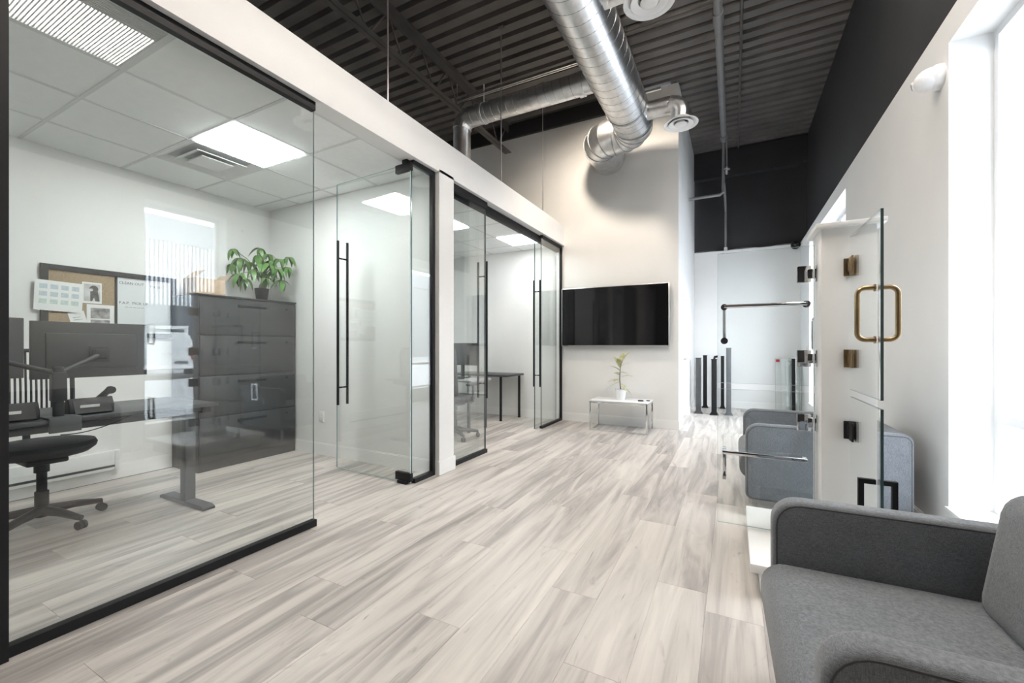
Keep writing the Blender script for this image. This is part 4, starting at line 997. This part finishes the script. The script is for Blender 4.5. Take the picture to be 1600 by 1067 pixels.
# ================================================================== PASSAGE END: POSTS AND GLASS
def railing_post(x, y, h, s, m, label, lean=0.0, knob=False):
    t = thing('railing_post', label, 'railing post', (x, y, 0), 'aluminium railing posts stood in the passage')
    MB().box(-s / 2, s / 2, -s / 2, s / 2, .012, h, .003).build('shaft', m, t, True, local=True)
    MB().box(-s * .85, s * .85, -s * .85, s * .85, .0005, .012, .002).prism([(-s * .75, .012), (s * .75, .012), (s * .54, .05), (-s * .54, .05)], -s * .54, s * .54, 'Y').build('base_flange', m, t, True, local=True)
    MB().box(-s * .56, s * .56, -s * .56, s * .56, h, h + .012, .002).build('cap', m, t, True, local=True)
    if knob: MB().cyl((0, 0, h + .012), (.01, 0, h + .05), .018, n=12).cyl((.0, 0, h + .05), (.06, 0, h + .06), .02, n=12).build('rail_bracket', m, t, True, local=True)
    t.rotation_euler = (lean, 0, 0)
railing_post(-.565, 8.42, 1.0, .085, M_darkgrey, 'dark grey railing post nearest the passage door')
railing_post(-.50, 9.25, 1.03, .07, M_blackmetal, 'black railing post at the wall behind the dark grey one')
railing_post(-.305, 8.35, .98, .085, M_blackmetal, 'black railing post with a bracket on top', 0, True)
railing_post(-.19, 9.28, 1.02, .06, M_blackmetal, 'thin black railing post at the wall behind the bracketed one')
railing_post(-.075, 8.45, 1.18, .08, M_greyalu, 'tall light grey railing post, rightmost of the group')
for i, (x0, x1, y, h, lab) in enumerate(((.70, 1.03, 9.30, 1.0, 'leaning glass sheet with a red sticker, leftmost in the passage'), (.86, 1.06, 9.20, .95, 'leaning glass sheet in the middle of the stack in the passage'), (.92, 1.08, 9.10, 1.03, 'leaning glass sheet at the front of the stack in the passage'))):
    t = thing('glass_sheet', lab, 'glass sheet', ((x0 + x1) / 2, y, 0), 'spare glass sheets leaning at the far wall')
    hx = (x1 - x0) / 2
    g = MB().box(-hx, hx, -.005, .005, .004, h).build('sheet', M_glassd, t, local=True)
    MB().box(-hx - .002, -hx - .0002, -.005, .005, .004, h).box(hx + .0002, hx + .002, -.005, .005, .004, h).box(-hx, hx, -.005, .005, h + .0002, h + .002).build('polished_edge', M_edge, g, local=True)
    MB().box(-hx + .01, -hx + .07, -.0062, -.0052, h - .07, h - .02).build('sticker', M_red if i == 0 else M_paper, g, local=True)
    if i == 2: MB().lathe([(.02, -.006), (.02, -.03), (.014, -.034)], (-.05, 0, h * .66), 16, 'Y').build('knob', M_chrome, g, True, local=True)
    t.rotation_euler = (R(-6), 0, 0)
o = MB().box(-.028, .028, -.02, .02, .0005, 1.0, .003).build('black_channel', M_blackmetal, None, True); o.location = (.955, 9.03, 0); o.rotation_euler = (R(-4), 0, 0)
tag(o, 'flat black metal channel leaning in front of the glass sheets', 'metal channel')

# ================================================================== OUTSIDE
gd = MB().box(1.40, 80, -60, 80, -.30, -.16).build('ground', M_asphalt); struct(gd, 'pale asphalt lot outside the windows', 'ground')
t = thing('warehouse', 'long white ribbed metal warehouse across the lot', 'building', (36, 15, -.16))
box('wall', mat('groove_shade_siding', (0.24, 0.245, 0.27), 0.5, var=0.05, scale=1), (31.0, 45, -40, 70, -.16, 10.0), t)  # grey puts the shade of the grooves between the white ribs into the colour
mb = MB(); y = 2.0
while y < 34: mb.box(30.86, 31.0, y, y + .11, 4.2, 8.7); y += .26
o = mb.build('siding_ribs', mat('ribbed_siding', (.82, .83, .85), .5, var=.03, scale=1), t); o['kind'] = 'stuff'
box('fascia', mat('lavender_fascia', (.26, .27, .31), .6, var=.05, scale=1), (30.6, 31.2, -40, 70, 8.7, 10.4), t)
box('dark_bay', M_sidedark, (30.97, 31.0, 15.6, 22.0, .1, 4.15), t)
# van, rear end toward the window
V = thing('white_van', 'white work van with roof rack parked in the lot, rear doors toward the window', 'van', (16.4, 9.2, -.16))
sec = [(-.93, .38), (.93, .38), (.95, 1.0), (.86, 1.62), (.70, 1.98), (-.70, 1.98), (-.86, 1.62), (-.95, 1.0)]
MB().prism(sec, 0, 4.4, 'X', .05).build('body', M_vanwhite, V, True, local=True)
for s in (-1, 1):
    dd = MB().box(-.02, -.002, s * .02 if s > 0 else -.80, .80 if s > 0 else -.02, .62, 1.86, .004).build('rear_door', M_vanwhite, V, True, local=True)
    MB().box(-.026, -.0205, s * .12 - .06, s * .12 + .06, 1.02, 1.06).build('door_handle', M_blackplastic, dd, local=True)
    MB().box(-.03, .03, s * .88 - .05, s * .88 + .05, .80, 1.35, .01).build('tail_lamp', M_red, V, True, local=True)
    mb = MB()
    for i in range(3): mb.box(-.0245, -.021, s * .42 - .22, s * .42 + .22 - .08 * i, 1.30 - .09 * i, 1.325 - .09 * i)
    mb.build('lettering', M_inkblue, dd, local=True)
MB().box(-.09, .0, -.90, .90, .40, .58, .02).build('bumper', M_vanwhite, V, True, local=True)
MB().box(-.022, -.003, .25, .72, .62, .74).build('number_plate', M_sidedark, V, local=True)
for x in (.8, 3.4):
    for s in (-1, 1): MB().cyl((x, s * .70, .33), (x, s * .93, .33), .33, n=24).build('wheel', M_rubber, V, True, local=True)
mb = MB()
for x in (.3, 1.6, 3.0):
    mb.box(x - .03, x + .03, -.75, .75, 2.22, 2.27)
    for s in (-1, 1): mb.box(x - .02, x + .02, s * .72 - .02, s * .72 + .02, 1.97, 2.22)
for s in (-1, 1): mb.box(.2, 3.2, s * .72 - .025, s * .72 + .025, 2.24, 2.30)
mb.build('roof_rack', M_vanwhite, V, local=True)
V.rotation_euler = (0, 0, math.atan2(6.3, 15.2))
